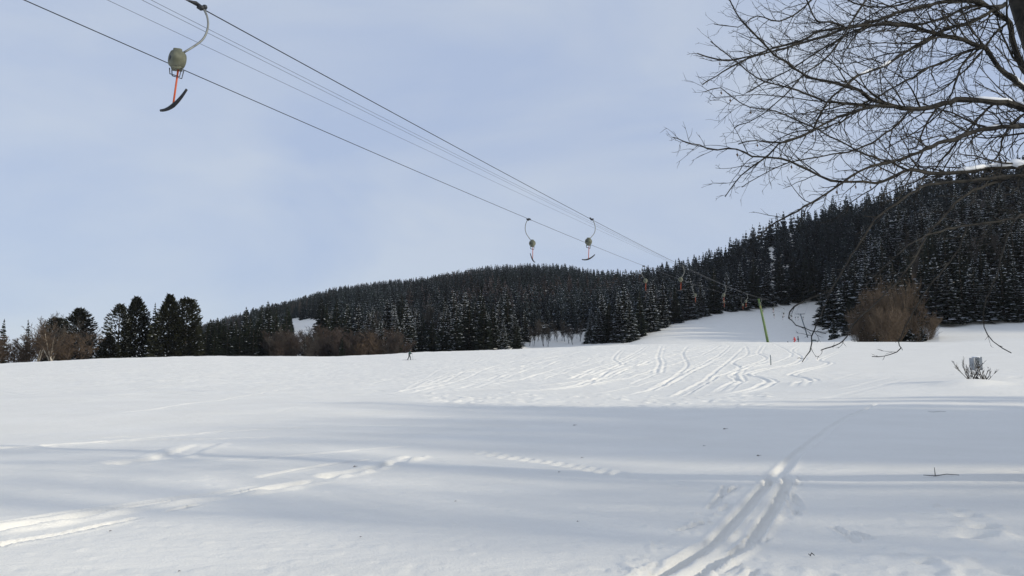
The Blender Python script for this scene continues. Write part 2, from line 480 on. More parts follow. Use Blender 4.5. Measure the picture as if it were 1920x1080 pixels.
# the deep ski trail running out of the lower edge
carve(pxpath([(1650, 757), (1590, 782), (1540, 815), (1500, 848), (1470, 880), (1452, 898), (1440, 915)]), 0.20, 0.11, 0.35, 0.15, 1)
carve(pxpath([(1452, 893), (1425, 918), (1385, 958), (1345, 1000), (1300, 1033), (1240, 1066), (1170, 1100)]), 0.15, 0.065, 0.4, 0.06, 2, side=.5)
carve(pxpath([(1482, 893), (1462, 925), (1440, 958), (1405, 1005), (1355, 1040), (1290, 1078), (1240, 1100)]), 0.14, 0.065, 0.4, 0.06, 3, side=.5)
carve(pxpath([(1395, 985), (1350, 1025), (1300, 1056), (1240, 1090)]), 0.12, 0.03, 0.3, 0.2, 4)
carve(pxpath([(1320, 1010), (1270, 1042), (1210, 1072), (1150, 1100)]), 0.12, 0.04, 0.3, 0.12, 4)
for a, b in [((1362, 905), (1330, 945)), ((1385, 908), (1350, 925)), ((1325, 967), (1272, 986)), ((1370, 935), (1352, 948)), ((1437, 998), (1415, 1012)),
             ((1385, 1045), (1350, 1062)), ((1415, 1055), (1390, 1075)), ((1470, 925), (1495, 955)), ((1460, 905), (1425, 890)), ((1560, 975), (1605, 1005)),
             ((1590, 985), (1630, 1000)), ((1480, 918), (1500, 948)), ((1240, 1045), (1170, 1080)), ((1500, 905), (1470, 912))]:
    carve(pxpath([a, ((a[0] + b[0]) / 2 + 4, (a[1] + b[1]) / 2), b]), 0.08, 0.03, 0.5, 0.15, 5)
# long old tracks over the left foreground
carve(pxpath([(-60, 1003), (80, 982), (190, 962), (330, 940), (430, 925), (540, 908), (600, 896)]), 0.30, 0.06, 0.55, 0.5, 6, side=-.5)
carve(pxpath([(-60, 992), (100, 968), (250, 945), (400, 924), (500, 908)]), 0.16, 0.03, 0.5, 0.4, 7)
carve(pxpath([(600, 892), (660, 882), (720, 870), (780, 853)]), 0.34, 0.06, 0.6, 1.0, 8, side=-.6)
carve(pxpath([(480, 895), (600, 872), (700, 860)]), 0.14, 0.03, 0.5, 0.4, 9)
carve(pxpath([(-40, 1030), (90, 1006), (180, 988), (265, 970)]), 0.10, 0.035, 0.5, 0.4, 10)
carve(pxpath([(310, 960), (350, 952), (380, 945)]), 0.08, 0.03, 0.5, 0.4, 10)
carve(pxpath([(-40, 850), (120, 838), (260, 830), (380, 829), (520, 824)]), 0.35, 0.045, 0.5, 0.4, 11)
carve(pxpath([(210, 876), (300, 860), (390, 836)]), 0.6, 0.05, 0.5, 0.4, 12)
for k in range(16):
    x0 = random.uniform(0, 800); y0 = random.uniform(700, 900); L = random.uniform(150, 420)
    s = random.uniform(-0.16, 0.02)
    carve(pxpath([(x0, y0), (x0 + L / 2, y0 + s * L / 2 + random.uniform(-2, 2)), (x0 + L, max(690, y0 + s * L))]), 0.3, 0.02, 0.5, 0.3, 13 + k)
# footprints crossing the middle
for i in range(46):
    t = i / 45.0
    px = 893 + (1345 - 893) * t; py = 843 + 42 * (t * 1.7 if t < .6 else 1.02 + (t - .6) * 1.75)
    if 0.58 < t < .64: continue
    x, y = hit(px, py + (2.5 if i % 2 else -1.5))
    dp = 1.0 if t < .6 else 0.45
    blob(x, y, .09, .14, -0.05 * dp, random.uniform(-.4, .4)); blob(x + .13, y - .12, .08, .08, 0.02 * dp)
for i in range(70):
    px = random.uniform(1440, 1960); py = random.uniform(985, 1085)
    if py < 1075 - (px - 1300) * 0.16: continue
    x, y = hit(px, py)
    blob(x, y, random.uniform(.05, .16), random.uniform(.05, .14), random.choice([-1, 1, 1]) * random.uniform(.008, .026), random.random() * 3)
for (px, py, s) in [(1830, 990, .16), (1845, 975, .12), (1858, 1047, .17), (1815, 955, .1), (1540, 1066, .1), (1905, 1055, .15), (1790, 945, .08), (1735, 1040, .08)]:
    x, y = hit(px, py); blob(x, y, s, s * .7, -.07); blob(x - .1, y + .2, s * .7, s * .3, .03); blob(x + s, y - .1, s * .4, s * .4, .025)
for i in range(230):
    t = random.random(); px = 1475 - 235 * t + random.choice([-1, 1]) * (32 + 34 * t + abs(random.gauss(0, 18 + 30 * t))); py = 890 + 185 * t + random.gauss(0, 6)
    x, y = hit(px, py); q = random.uniform(.018, .045); blob(x, y, q, q, q * random.uniform(.25, .55))
for i in range(900):
    px = random.uniform(0, 1920); py = random.uniform(800, 1079)
    x, y = hit(px, py); q = random.uniform(.02, .07); blob(x, y, q, q, random.choice([-1, 1]) * q * random.uniform(.05, .22))
# churned patch and the trampled band along the shade's edge
for i in range(260):
    px = random.gauss(850, 38); py = 747 + random.gauss(0, 7) + (px - 850) * .12
    x, y = hit(px, py); blob(x, y, random.uniform(.12, .35), random.uniform(.12, .3), random.uniform(-.055, .06), random.random() * 3)
for i in range(500):
    px = random.uniform(900, 1450); py = random.uniform(738, 768) - abs(px - 1150) * .01
    x, y = hit(px, py); blob(x, y, random.uniform(.1, .4), random.uniform(.1, .25), random.uniform(-.05, .06), random.random() * 3)
# turns carved below the pylon
TURNS = [[(1500, 648), (1485, 657), (1501, 669), (1490, 680), (1410, 697), (1402, 703), (1436, 712), (1428, 722), (1375, 735), (1285, 745)],
         [(1452, 645), (1476, 657), (1484, 667), (1460, 677), (1400, 692), (1370, 705), (1392, 716), (1350, 733)],
         [(1580, 655), (1536, 674), (1552, 681), (1520, 691), (1480, 702), (1516, 712), (1488, 724)],
         [(1398, 648), (1402, 664), (1374, 680), (1386, 690), (1340, 708), (1318, 722), (1280, 740)],
         [(1240, 648), (1233, 668), (1236, 680), (1229, 700)], [(1290, 648), (1280, 664), (1289, 684), (1262, 708), (1238, 724), (1180, 740)],
         [(1430, 646), (1420, 662), (1436, 672), (1396, 688), (1378, 700), (1380, 715), (1340, 735)],
         [(1352, 646), (1320, 664), (1240, 690), (1150, 715), (1040, 730)], [(1370, 646), (1345, 668), (1290, 695), (1220, 728)],
         [(1340, 646), (1290, 660), (1230, 672), (1110, 712), (1000, 722)], [(1320, 646), (1255, 668), (1170, 692), (1080, 722), (960, 735)],
         [(1270, 648), (1210, 665), (1150, 690), (1100, 722)], [(1210, 650), (1180, 668), (1120, 690), (1060, 712)],
         [(1395, 650), (1350, 690), (1300, 725), (1255, 745)], [(1165, 655), (1150, 672), (1160, 684), (1100, 705)]]
for i, L in enumerate(TURNS):
    P = np.array(pxpath(L))
    carve(P, 0.42, 0.17, 0.6, 0.3, 60 + i, side=.3)
    if i % 2 == 0: carve(off(P, 0.7), 0.3, 0.12, 0.5, 0.3, 80 + i)
for i in range(60):
    px = random.uniform(980, 1470); py = random.uniform(650, 668); dx = random.uniform(-330, -90)
    L = [(px, py)]
    for k in range(1, 5):
        L.append((px + dx * k / 4 + random.uniform(-14, 14), py + min(72, -dx * random.uniform(.16, .26)) * k / 4))
    carve(pxpath(L), random.uniform(.25, .45), random.uniform(.05, .12), .5, .3, 100 + i)
for i in range(70):
    px = random.uniform(0, 1150); py = random.uniform(676, 745); dx = random.uniform(60, 260) * random.choice([-1, 1])
    L = [(px + dx * k / 3, py + abs(dx) * random.uniform(-.02, .05) * k / 3) for k in range(4)]
    carve(pxpath(L), random.uniform(.3, .6), random.uniform(.03, .07), .5, .3, 150 + i)
# tracks on the smooth bank right of the pylon
for L in [[(1930, 672), (1820, 682), (1700, 690), (1600, 702), (1500, 722)], [(1930, 690), (1790, 700), (1650, 712), (1540, 735)],
          [(1720, 708), (1560, 745), (1400, 760)], [(1930, 655), (1800, 664), (1680, 676)], [(1900, 712), (1960, 700)]]:
    carve(pxpath(L), .5, .04, .5, .4, 230)
x_, y_ = hit(1822, 722); blob(x_, y_ + .2, 1.6, 1.0, 0.22)

ZZ[NR_B:NRF] += MIC
def grid_mesh(name, r0, r1):
    nc = len(ug); n = r1 - r0
    v = np.stack([XX[r0:r1].ravel(), YY[r0:r1].ravel(), ZZ[r0:r1].ravel()], 1)
    i = np.arange(n - 1)[:, None] * nc + np.arange(nc - 1)[None, :]
    f = np.stack([i, i + 1, i + nc + 1, i + nc], -1).reshape(-1, 4)
    me = np_mesh(name, v, f, [M['snow']], smooth=True)
    o = bpy.data.objects.new(name, me); C.objects.link(o); o['kind'] = 'structure'
    return o
grid_mesh('snow_field', 0, NRF)
grid_mesh('hillside', NRF - 1, len(Yg))
def Zs(x, y):
    """snow surface height with its relief"""
    v = y + 8
    if 0 < y < yf[-1]:
        r = np.searchsorted(yf, y) + NR_B; c = np.searchsorted(ug, x / v)
        return float(ZZ[min(r, len(Yg) - 1), min(c, len(ug) - 1)])
    return H(x, y)

# ---------------------------------------------------------------- conifers
def spray(mb, p, d, L, w, sag, m, rnd, tip=0.0):
    """a needled branch: a little roof of two faces with ragged ends hanging from its axis"""
    side = Vector((-d.y, d.x, 0)); 
    if side.length < 1e-6: side = Vector((1, 0, 0))
    side.normalize()
    e = p + d * L + Vector((0, 0, tip))
    mid = p + d * (L * .55) + Vector((0, 0, -sag * .3))
    a = mid + side * w * rnd.uniform(.7, 1.2) + Vector((0, 0, -sag)) + d * rnd.uniform(-.1, .1) * L
    b = mid - side * w * rnd.uniform(.7, 1.2) + Vector((0, 0, -sag)) + d * rnd.uniform(-.1, .1) * L
    mb.face([p, a, e], m); mb.face([p, e, b], m)

def conifer(seed, h=20.0, w=3.4, whorls=24, nb=9, snow=0.4, power=0.85, low=0.05, gap=0.0, fine=True, blue=False, rounded=0.0, zj=.15):
    r = random.Random(seed); mb = MB()
    lean = [r.uniform(-.3, .3), r.uniform(-.3, .3)]
    sidebias = [r.uniform(.75, 1.25) for _ in range(8)]
    for i in range(whorls):
        t = low + (1 - low) * (i + r.uniform(-.3, .3)) / (whorls - .2)
        t = min(max(t, low), .985)
        rr = (1 - t) ** power if rounded <= 0 else (1 - t) ** power * (1 - rounded) + rounded * math.sqrt(max(0, 1 - ((t - .35) / .65) ** 2)) * (.95)
        R = w * rr * r.uniform(.82, 1.12) + .12
        z = h * t
        n = max(4, int(nb * (0.55 + 0.45 * rr)))
        a0 = r.uniform(0, 6.28)
        for j in range(n):
            if r.random() < gap: continue
            a = a0 + 6.283 * j / n + r.uniform(-.25, .25)
            L = R * r.uniform(.72, 1.15) * sidebias[int(a / 6.284 * 8) % 8]
            up = 0.35 * (t ** 2) - 0.28 * (1 - t) + r.uniform(-.1, .1)
            d = Vector((math.cos(a), math.sin(a), up)).normalized()
            p = Vector((lean[0] * t ** 2, lean[1] * t ** 2, z + r.uniform(-zj, zj)))
            sp = max(h / whorls, .62)
            sag = sp * r.uniform(.5, .95)
            if fine:
                spray(mb, p, d, L, L * .26, sag * .7, 0, r, .08 * L)
                for q in (.38, .62, .82):
                    for s in (-1, 1):
                        if r.random() < .12: continue
                        ang = a + s * r.uniform(.5, .95)
                        pp = p + d * (L * q) + Vector((0, 0, -.02 * L))
                        d2 = Vector((math.cos(ang), math.sin(ang), up * .6 - .25)).normalized()
                        l2 = L * (.48 - .28 * q) * r.uniform(.8, 1.4)
                        spray(mb, pp, d2, l2, l2 * .32, sag * .5, 0, r)
                if r.random() < snow:
                    q = r.uniform(.5, .85)
                    pp = p + d * (L * (q - .15)) + Vector((0, 0, .10))
                    spray(mb, pp, d, L * r.uniform(.3, .6), L * r.uniform(.12, .24), sag * .28, 1, r)
                    for _q in range(2):
                        if r.random() > snow: continue
                        ang = a + r.choice([-1, 1]) * .7
                        d2 = Vector((math.cos(ang), math.sin(ang), -.12)).normalized()
                        spray(mb, p + d * (L * r.uniform(.35, .7)) + Vector((0, 0, .09)), d2, L * .28, L * .11, sag * .25, 1, r)
            else:
                spray(mb, p, d, L, L * .42, sag * .9, 0, r)
                if r.random() < snow:
                    q = r.uniform(.45, .8)
                    spray(mb, p + d * (L * (q - .15)) + Vector((0, 0, .1)), d, L * .30, L * .12, sag * .22, 1, r)
    # leader
    d = Vector((lean[0] * .02, 0, 1))
    top = Vector((lean[0], lean[1], h * .95))
    mb.tube([top, top + Vector((0, 0, h * .05))], [.10, .03], 4, 0)
    return mb

def bushy(seed, h=16.0, prof=((.04, .5), (.15, .9), (.4, 1), (.7, .8), (.9, .45), (1, .05)), w=4.0, n=1500, snow=.04, holes=.0):
    r = random.Random(seed); mb = MB()
    pt, pr = zip(*prof)
    cl = [(r.uniform(.1, .95), r.uniform(0, 6.28), r.uniform(.75, 1.3)) for _ in range(26)]
    hl = [(r.uniform(.15, .75), r.uniform(0, 6.28)) for _ in range(int(holes * 10))]
    for i in range(n):
        t = r.uniform(.03, 1); a = r.uniform(0, 6.283)
        R = w * float(np.interp(t, pt, pr))
        k = min(cl, key=lambda c: (c[0] - t) ** 2 * 16 + (1 - math.cos(c[1] - a)))
        R *= k[2]
        if any((b[0] - t) ** 2 * 60 + (1 - math.cos(b[1] - a)) < .35 for b in hl): continue
        q = r.uniform(.08, .92) ** .75
        p = Vector((math.cos(a) * R * q, math.sin(a) * R * q, h * t * .97 + (q - .6) * .8 * (.3 + t)))
        d = Vector((math.cos(a + r.uniform(-.5, .5)), math.sin(a + r.uniform(-.5, .5)), r.uniform(-.25, .55) + .5 * t)).normalized()
        L = r.uniform(.6, 1.35) * (1.15 - .45 * t)
        spray(mb, p, d, L, L * r.uniform(.2, .34), L * .2, 0, r)
        if r.random() < snow: spray(mb, p + Vector((0, 0, .12)), d, L * .6, L * .22, L * .1, 1, r)
    mb.tube([(0, 0, h * .9), (0, 0, h * 1.0)], [.1, .03], 4, 0)
    return mb

def trunk_mb(h, r0, n=7):
    mb = MB(); mb.tube([(0, 0, -.8), (0, 0, h * .3), (0.05, 0, h * .65), (.05, 0, h * .95)], [r0, r0 * .8, r0 * .45, r0 * .12], n)
    return mb

PRO = {}
def proto(key, **k):
    needle = M['needle_blue'] if k.pop('blue', False) else M['needle']
    mb = conifer(**k)
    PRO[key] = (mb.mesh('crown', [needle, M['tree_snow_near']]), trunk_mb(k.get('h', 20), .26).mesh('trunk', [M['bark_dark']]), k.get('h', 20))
for i in range(5): proto('snowy%d' % i, seed=10 + i, h=20, w=random.uniform(3.5, 4.2), snow=.95, whorls=27, nb=11, power=.95)
for i in range(5): proto('dusted%d' % i, seed=30 + i, h=20, w=random.uniform(2.7, 3.4), snow=.45, whorls=27, nb=10, power=1.0)
for i in range(5): proto('dark%d' % i, seed=50 + i, h=20, w=random.uniform(2.7, 3.5), snow=.06, whorls=28, nb=11, power=.95)
def proto2(key, **k):
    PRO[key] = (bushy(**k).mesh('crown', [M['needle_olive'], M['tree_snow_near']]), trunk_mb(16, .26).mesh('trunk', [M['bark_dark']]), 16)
PRF = [((.03, .7), (.15, .95), (.4, 1), (.65, .85), (.85, .55), (.95, .28), (1, .04)), ((.03, .55), (.2, .9), (.45, 1), (.7, .95), (.88, .7), (.97, .4), (1, .1)),
       ((.03, .8), (.3, 1), (.6, .75), (.8, .5), (.92, .25), (1, .03)), ((.03, .9), (.2, 1), (.5, .85), (.75, .55), (.88, .3), (1, .03))]
for i in range(4): proto2('broad%d' % i, seed=70 + i, prof=PRF[i], w=[3.9, 3.7, 4.2, 4.0][i], n=3800, holes=.15)
proto2('ragged0', seed=81, prof=PRF[2], w=4.6, n=2200, snow=.2, holes=.8)
proto('small0', seed=90, h=6, w=1.7, snow=.6, whorls=14, nb=9)

NEAR = []           # records of single trees
def spruce(kind, x, y, h, wide=1.0, label=None, group=None, name='spruce_tree', cat='spruce', z=None):
    crown, trunk, ph = PRO[kind]
    s = h / ph
    z = H(x, y) - .15 if z is None else z
    e = empty(name, (x, y, z), label, cat, group, random.uniform(0, 6.28))
    e.scale = (s * wide, s * wide, s)
    a = bpy.data.objects.new('crown', crown); a.parent = e; C.objects.link(a)
    b = bpy.data.objects.new('trunk', trunk); b.parent = e; C.objects.link(b)
    return e
def by_px(px, top, D, sink=0.0):
    """tree whose tip shows at (px,top) and which stands on the ground D metres ahead"""
    a = at(px, top, D); g = H(a.x, D)
    return a.x, D, a.z - g + sink

# left group, single trees on the horizon of the field
LEFT = [(8, 596, 235, .95, 'dark0', 'narrow dark spruce at the far left edge, standing behind brown bushes'),
        (55, 598, 262, .9, 'dusted1', 'short dark spruce rising behind the rusty brown bushes on the left'),
        (108, 594, 250, 1.1, 'broad1', 'low rounded conifer just left of the tall round one on the left'),
        (150, 577, 236, 1.15, 'broad0', 'round-topped dark conifer alone above the pale birch trunks'),
        (226, 568, 232, 1.05, 'ragged0', 'ragged conifer with sky showing through its snowy left branches'),
        (258, 555, 236, .9, 'broad2', 'tall dense dark conifer right beside the ragged see-through one'),
        (292, 566, 240, .8, 'dusted2', 'narrow conifer in the dip between the two tallest dark ones on the left'),
        (319, 551, 234, .95, 'broad3', 'tallest conifer of the left clump, with a pointed tip'),
        (352, 557, 236, .95, 'broad1', 'broad conifer closing the left clump on its right side'),
        (205, 628, 226, 1.5, 'broad2', 'low bushy conifer under the ragged one of the left clump'),
        (378, 600, 250, 1.0, 'dark3', 'small dark spruce at the right foot of the left clump')]
for px, top, D, wd, kd, lb in LEFT:
    x, y, h = by_px(px, top, D)
    spruce(kd, x, y, h, wd, lb, None, 'conifer_tree' if kd[0] in 'br' else 'spruce_tree', 'conifer')
for i, px in enumerate([396, 409, 421, 432, 444, 457, 470, 483, 497, 388, 403, 428, 451, 476, 393, 400, 412, 418, 436, 443, 464, 488]):
    x, y, h = by_px(px, 592 + random.uniform(0, 11) + (8 < i < 14) * 14 + (px > 480) * 8, 262 - (8 < i < 14) * 14 + (i > 13) * 12)
    spruce('dark%d' % (i % 5), x, y, h, 1.5, 'dark snowless spruce in the dense row between the left clump and the wooded hill', 'dark row of spruces below the left end of the hill', cat='spruce')
# centre row standing on the crest of the field
CEN = [(776, 604, 280, 'dusted0', 'first spruce at the left end of the dark row behind the skier'),
       (792, 588, 276, 'dark1', 'second spruce from the left in the dark row behind the skier'),
       (812, 592, 284, 'dark2', 'spruce between the left end of the dark row and its snow-flecked middle'),
       (832, 574, 272, 'dusted3', 'snow-flecked spruce left of the middle of the dark centre row'),
       (856, 566, 276, 'dusted4', 'tall snow-flecked spruce in the middle of the dark centre row'),
       (880, 561, 268, 'dark3', 'tall black-green spruce right of the snow-flecked ones in the centre row'),
       (908, 556, 262, 'dark4', 'broadest and tallest black-green spruce of the centre row'),
       (924, 566, 266, 'dark0', 'spruce that closes the dark centre row on its right'),
       (968, 600, 282, 'dark2', 'small dark spruce standing alone right of the centre row'),
       (944, 598, 288, 'snowy1', 'snowy spruce in the gap right of the dark centre row'),
       (641, 630, 250, 'dark1', 'small dark spruce standing alone among the brown thicket'),
       (572, 636, 255, 'dusted3', 'lowest spruce at the left of the brown thicket')]
for px, top, D, kd, lb in CEN:
    x, y, h = by_px(px, top, D)
    spruce(kd, x, y, h, 1.25, lb)
# the edge of the wood along the upper side of the shaded snow slope
EDGE = [(1106, 590), (1122, 574), (1141, 560), (1160, 548), (1180, 556), (1199, 540), (1220, 530), (1242, 520), (1266, 535), (1290, 510),
        (1313, 520), (1338, 500), (1362, 508), (1388, 490), (1412, 480), (1437, 492), (1462, 470), (1486, 455), (1508, 462), (1524, 470)]
ORD = ['first', 'second', 'third', 'fourth', 'fifth', 'sixth', 'seventh', 'eighth', 'ninth', 'tenth', 'eleventh', 'twelfth', 'thirteenth', 'fourteenth', 'fifteenth', 'sixteenth', 'seventeenth', 'eighteenth', 'nineteenth', 'twentieth', 'twenty-first', 'twenty-second', 'twenty-third', 'twenty-fourth']
uN = lambda px: (px - 960.0) / F
placed = []
for i, (px, top) in enumerate(EDGE):
    bD = float(np.interp(uN(px), NU, N_bD)) + 2
    x, y, h = by_px(px, top, bD); h = min(h, 27)
    kd = ('snowy%d' if (i % 3 != 2 and px < 1440) else 'dark%d') % (i % 5)
    spruce(kd, x, y, h, random.uniform(1.15, 1.4), '%s spruce from the left along the wood edge above the shaded snow slope' % ORD[i]); placed.append((x, y))
# right edge of the wood, from the piste gap to the picture's right side
REDGE = [(1545, 330, 452), (1560, 300, 470), (1580, 285, 455), (1600, 272, 470), (1622, 262, 478), (1648, 255, 470), (1672, 250, 480), (1698, 246, 470),
         (1724, 240, 482), (1748, 236, 475), (1772, 234, 488), (1797, 234, 470), (1822, 234, 482), (1848, 234, 490), (1874, 233, 476), (1899, 233, 488), (1925, 233, 480)]
for i, (px, D, top) in enumerate(REDGE):
    x, y, h = by_px(px, top, D); h = min(max(h, 17), 25)
    kd = ('snowy%d' if i in (0, 1, 2, 4, 9, 10, 12, 13, 15, 16) else 'dusted%d') % (i % 5)
    spruce(kd, x, y, h, random.uniform(1.2, 1.45), '%s spruce from the piste gap along the front of the right-hand wood' % ORD[i]); placed.append((x, y))
for px, top, D, kd, wd, lb in [(1561, 594, 262, 'small0', 1.0, 'small snowy spruce alone between the grey pylon and the brown bush'),
                               (1581, 609, 262, 'small0', .9, 'tiny snowy spruce beside the small one next to the brown bush'),
                               (1715, 590, 212, 'dusted2', 1.35, 'low dark spruce at the right foot of the big brown bush'),
                               (1728, 612, 208, 'small0', 1.3, 'stunted snowy spruce below the right side of the brown bush')]:
    x, y, h = by_px(px, top, D)
    spruce(kd, x, y, h, wd, lb)

# ---------------------------------------------------------------- bare trees far off
def bare(seed, h=9.0, spread=.42, levels=3, n0=9, r0=.14, stems=1, tw=.022, dens=1.0, lowb=.25):
    r = random.Random(seed); tk = MB(); mb = MB()
    def go(p, d, L, rr, lev, target):
        pts = [p]; k = 4
        for i in range(k):
            d = (d + Vector((r.uniform(-.16, .16), r.uniform(-.16, .16), r.uniform(-.02, .14)))).normalized()
            pts.append(pts[-1] + d * (L / k))
        target.tube(pts, [rr * (1 - .7 * i / k) for i in range(k + 1)], 5 if lev == 0 else 3, 0, cap=False)
        if lev >= levels: return
        n = int((n0 if lev == 0 else 6) * dens)
        for i in range(n):
            t = r.uniform(lowb if lev == 0 else .15, 1.0); q = t * k; j = min(int(q), k - 1)
            pp = pts[j].lerp(pts[j + 1], q - j)
            a = r.uniform(0, 6.28); 
            dd = (d * r.uniform(.6, 1.1) + Vector((math.cos(a), math.sin(a), r.uniform(-.1, .5))) * (spread * 2)).normalized()
            go(pp, dd, L * r.uniform(.35, .6) * (1.15 - .4 * t), max(tw, rr * .42), lev + 1, mb)
    for s in range(stems):
        a = r.uniform(0, 6.28); sp = 0 if stems == 1 else .35
        go(Vector((math.cos(a) * sp * stems * .3, math.sin(a) * sp * stems * .3, -.4)), Vector((math.cos(a) * sp, math.sin(a) * sp, 1)).normalized(), h * r.uniform(.6, .75) * 1.05, r0, 0, tk)
    return tk, mb
M['twig_dim'] = mat('twig_dim', (0.028, 0.021, 0.018), (0.062, 0.045, 0.036), 1.2, 0.9, objrand=0.35)
M['twig_gold'] = mat('twig_gold', (0.065, 0.046, 0.031), (0.13, 0.094, 0.062), 1.2, 0.9, objrand=0.2)
BP = {}
def bproto(key, tm, cm, **k):
    t, c = bare(**k); BP[key] = (t.mesh('trunk', [tm]), c.mesh('twigs', [cm]), k.get('h', 9.0))
bproto('birch0', M['bark_pale'], M['twig_grey'], seed=1, h=9, stems=2, r0=.17, n0=11)
bproto('birch1', M['bark_pale'], M['twig_brown'], seed=2, h=9, stems=2, r0=.16, n0=11)
bproto('brown0', M['twig_brown'], M['twig_brown'], seed=3, h=8, stems=5, r0=.08, n0=10, tw=.03, spread=.5)
bproto('brown1', M['twig_brown'], M['twig_brown'], seed=4, h=8, stems=5, r0=.08, n0=10, tw=.03, spread=.5)
bproto('dim0', M['twig_dim'], M['twig_dim'], seed=13, h=8, stems=5, r0=.08, n0=9, tw=.03, spread=.4)
bproto('grey0', M['twig_grey'], M['twig_grey'], seed=5, h=9, stems=3, r0=.09, n0=10, tw=.026)
bproto('grey1', M['twig_grey'], M['twig_grey'], seed=6, h=9, stems=3, r0=.09, n0=10, tw=.026)
bproto('bush', M['twig_gold'], M['twig_gold'], seed=9, h=14, stems=8, r0=.11, n0=17, tw=.026, spread=.30, lowb=.03)
bproto('bush1', M['twig_gold'], M['twig_gold'], seed=19, h=14, stems=7, r0=.10, n0=17, tw=.026, spread=.30, lowb=.03)
# the rest of the wooded hill
CLEAR = [(500, 590, 630, 616)]
def wood_ok(x, y):
    u = x / y
    bD = np.interp(u, NU, N_bD)
    if y < bD + 7: return False
    z = H(x, y); px, py = proj(x, y, z)
    if 534 < px < 602 and 600 < py < 617 - (px - 525) * .10 and 480 < y < 900: return False
    if 985 < px < 1095 and y < 352: return False
    tpx, tpy = proj(x, y, z + 18)
    if 545 < px < 600 and y < 700 and tpy < 609 and py > 604: return False
    return True
cand = []
y = 236.0
while y < 1250:
    sp = 7.6 if y < 450 else 8.6
    u = -0.46
    while u < 0.98:
        x = u * y + random.uniform(-.42, .42) * sp; yy = y + random.uniform(-.42, .42) * sp
        u += sp / y
        rD = float(np.interp(x / yy, NU, N_rD))
        if yy > rD + 25: continue
        if x / yy < -0.36 and yy < 700: continue
        if not wood_ok(x, yy): continue
        if any((x - a) ** 2 + (yy - b) ** 2 < 9 for a, b in placed): continue
        cand.append((x, yy, H(x, yy)))
    y += sp * .95
for _ in range(150):
    px = random.uniform(1480, 1615); u = (px - 960) / F; bD = float(np.interp(u, NU, N_bD)); y = random.uniform(bD + 6, 480); x = u * y
    if wood_ok(x, y): cand.append((x, y, H(x, y)))
cand.sort(key=lambda c: c[1])
print('forest trees', len(cand))
def zone(px):
    if px > 1535: return ('spruce inside the steep wood on the right, behind its front row', 'spruces of the wood on the right')
    if px > 1100: return ('spruce in the wood above the shaded snow slope, behind its edge', 'spruces of the wood above the snow slope')
    return ('spruce in the wood at the foot of the central hill', 'spruces at the foot of the central hill')
LIM = 212
single = []; rest = []
for c in cand:
    px, _ = proj(*c)
    if len(single) < LIM and 380 < px < 1935: single.append(c)
    else: rest.append(c)
for c in single:
    px, _ = proj(*c)
    sn = vnoise(np.array([c[0] / 45.0]), np.array([c[1] / 45.0]), 21)[0] + random.uniform(-.22, .22)
    kd = ('snowy%d' if sn > .06 else 'dusted%d' if sn > -.12 else 'dark%d') % random.randrange(5)
    lb, gr = zone(px)
    if random.random() < .07:
        e = empty('bare_tree', c, 'leafless grey tree standing among the snowy spruces of the wood', 'tree', 'leafless trees within the spruce wood', random.uniform(0, 6.28))
        a_, b_, ph = BP['grey%d' % random.randrange(2)]; q_ = random.uniform(15, 20) / ph; e.scale = (q_ * .7, q_ * .7, q_)
        for nm, me_ in (('trunk', a_), ('twigs', b_)):
            o = bpy.data.objects.new(nm, me_); o.parent = e; C.objects.link(o)
        continue
    spruce(kd, c[0], c[1], random.uniform(13, 24), random.uniform(1.2, 1.5), lb, gr)
# the far part of the wood, one mass
lowp = []
for i in range(8):
    mb = conifer(seed=200 + i, h=20, w=random.uniform(3.2, 4.2), whorls=15, nb=7, snow=[.03, .1, .25, .45, .65, .85, .15, .35][i], fine=False, power=1.0)
    tri = [(f, m) for f, m in zip(mb.f, mb.m) if len(f) == 3]
    v = np.array(mb.v); f = np.array([a for a, b in tri]); m = np.array([b for a, b in tri])
    lowp.append((v, f, m))
order = [0, 6, 1, 2, 7, 3, 4, 5]
def tinted(name, c1, c2, scale):
    m = mat(name, c1, c2, scale, 0.9, spec=0.1); t = m.node_tree; p = t.nodes['Principled BSDF']
    l = p.inputs['Base Color'].links[0].from_socket
    a = t.nodes.new('ShaderNodeAttribute'); a.attribute_name = 'tint'
    h = t.nodes.new('ShaderNodeHueSaturation'); t.links.new(a.outputs['Fac'], h.inputs['Value']); t.links.new(l, h.inputs['Color'])
    t.links.new(h.outputs[0], p.inputs['Base Color']); return m
M['needle_far'] = tinted('needle_far', (0.009, 0.013, 0.014), (0.022, 0.028, 0.028), .5)
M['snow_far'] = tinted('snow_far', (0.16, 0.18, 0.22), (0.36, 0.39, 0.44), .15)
M['brown_far'] = tinted('brown_far', (0.024, 0.019, 0.017), (0.05, 0.04, 0.036), .4)
VV, FF, MM, TT = [], [], [], []; nb_ = 0
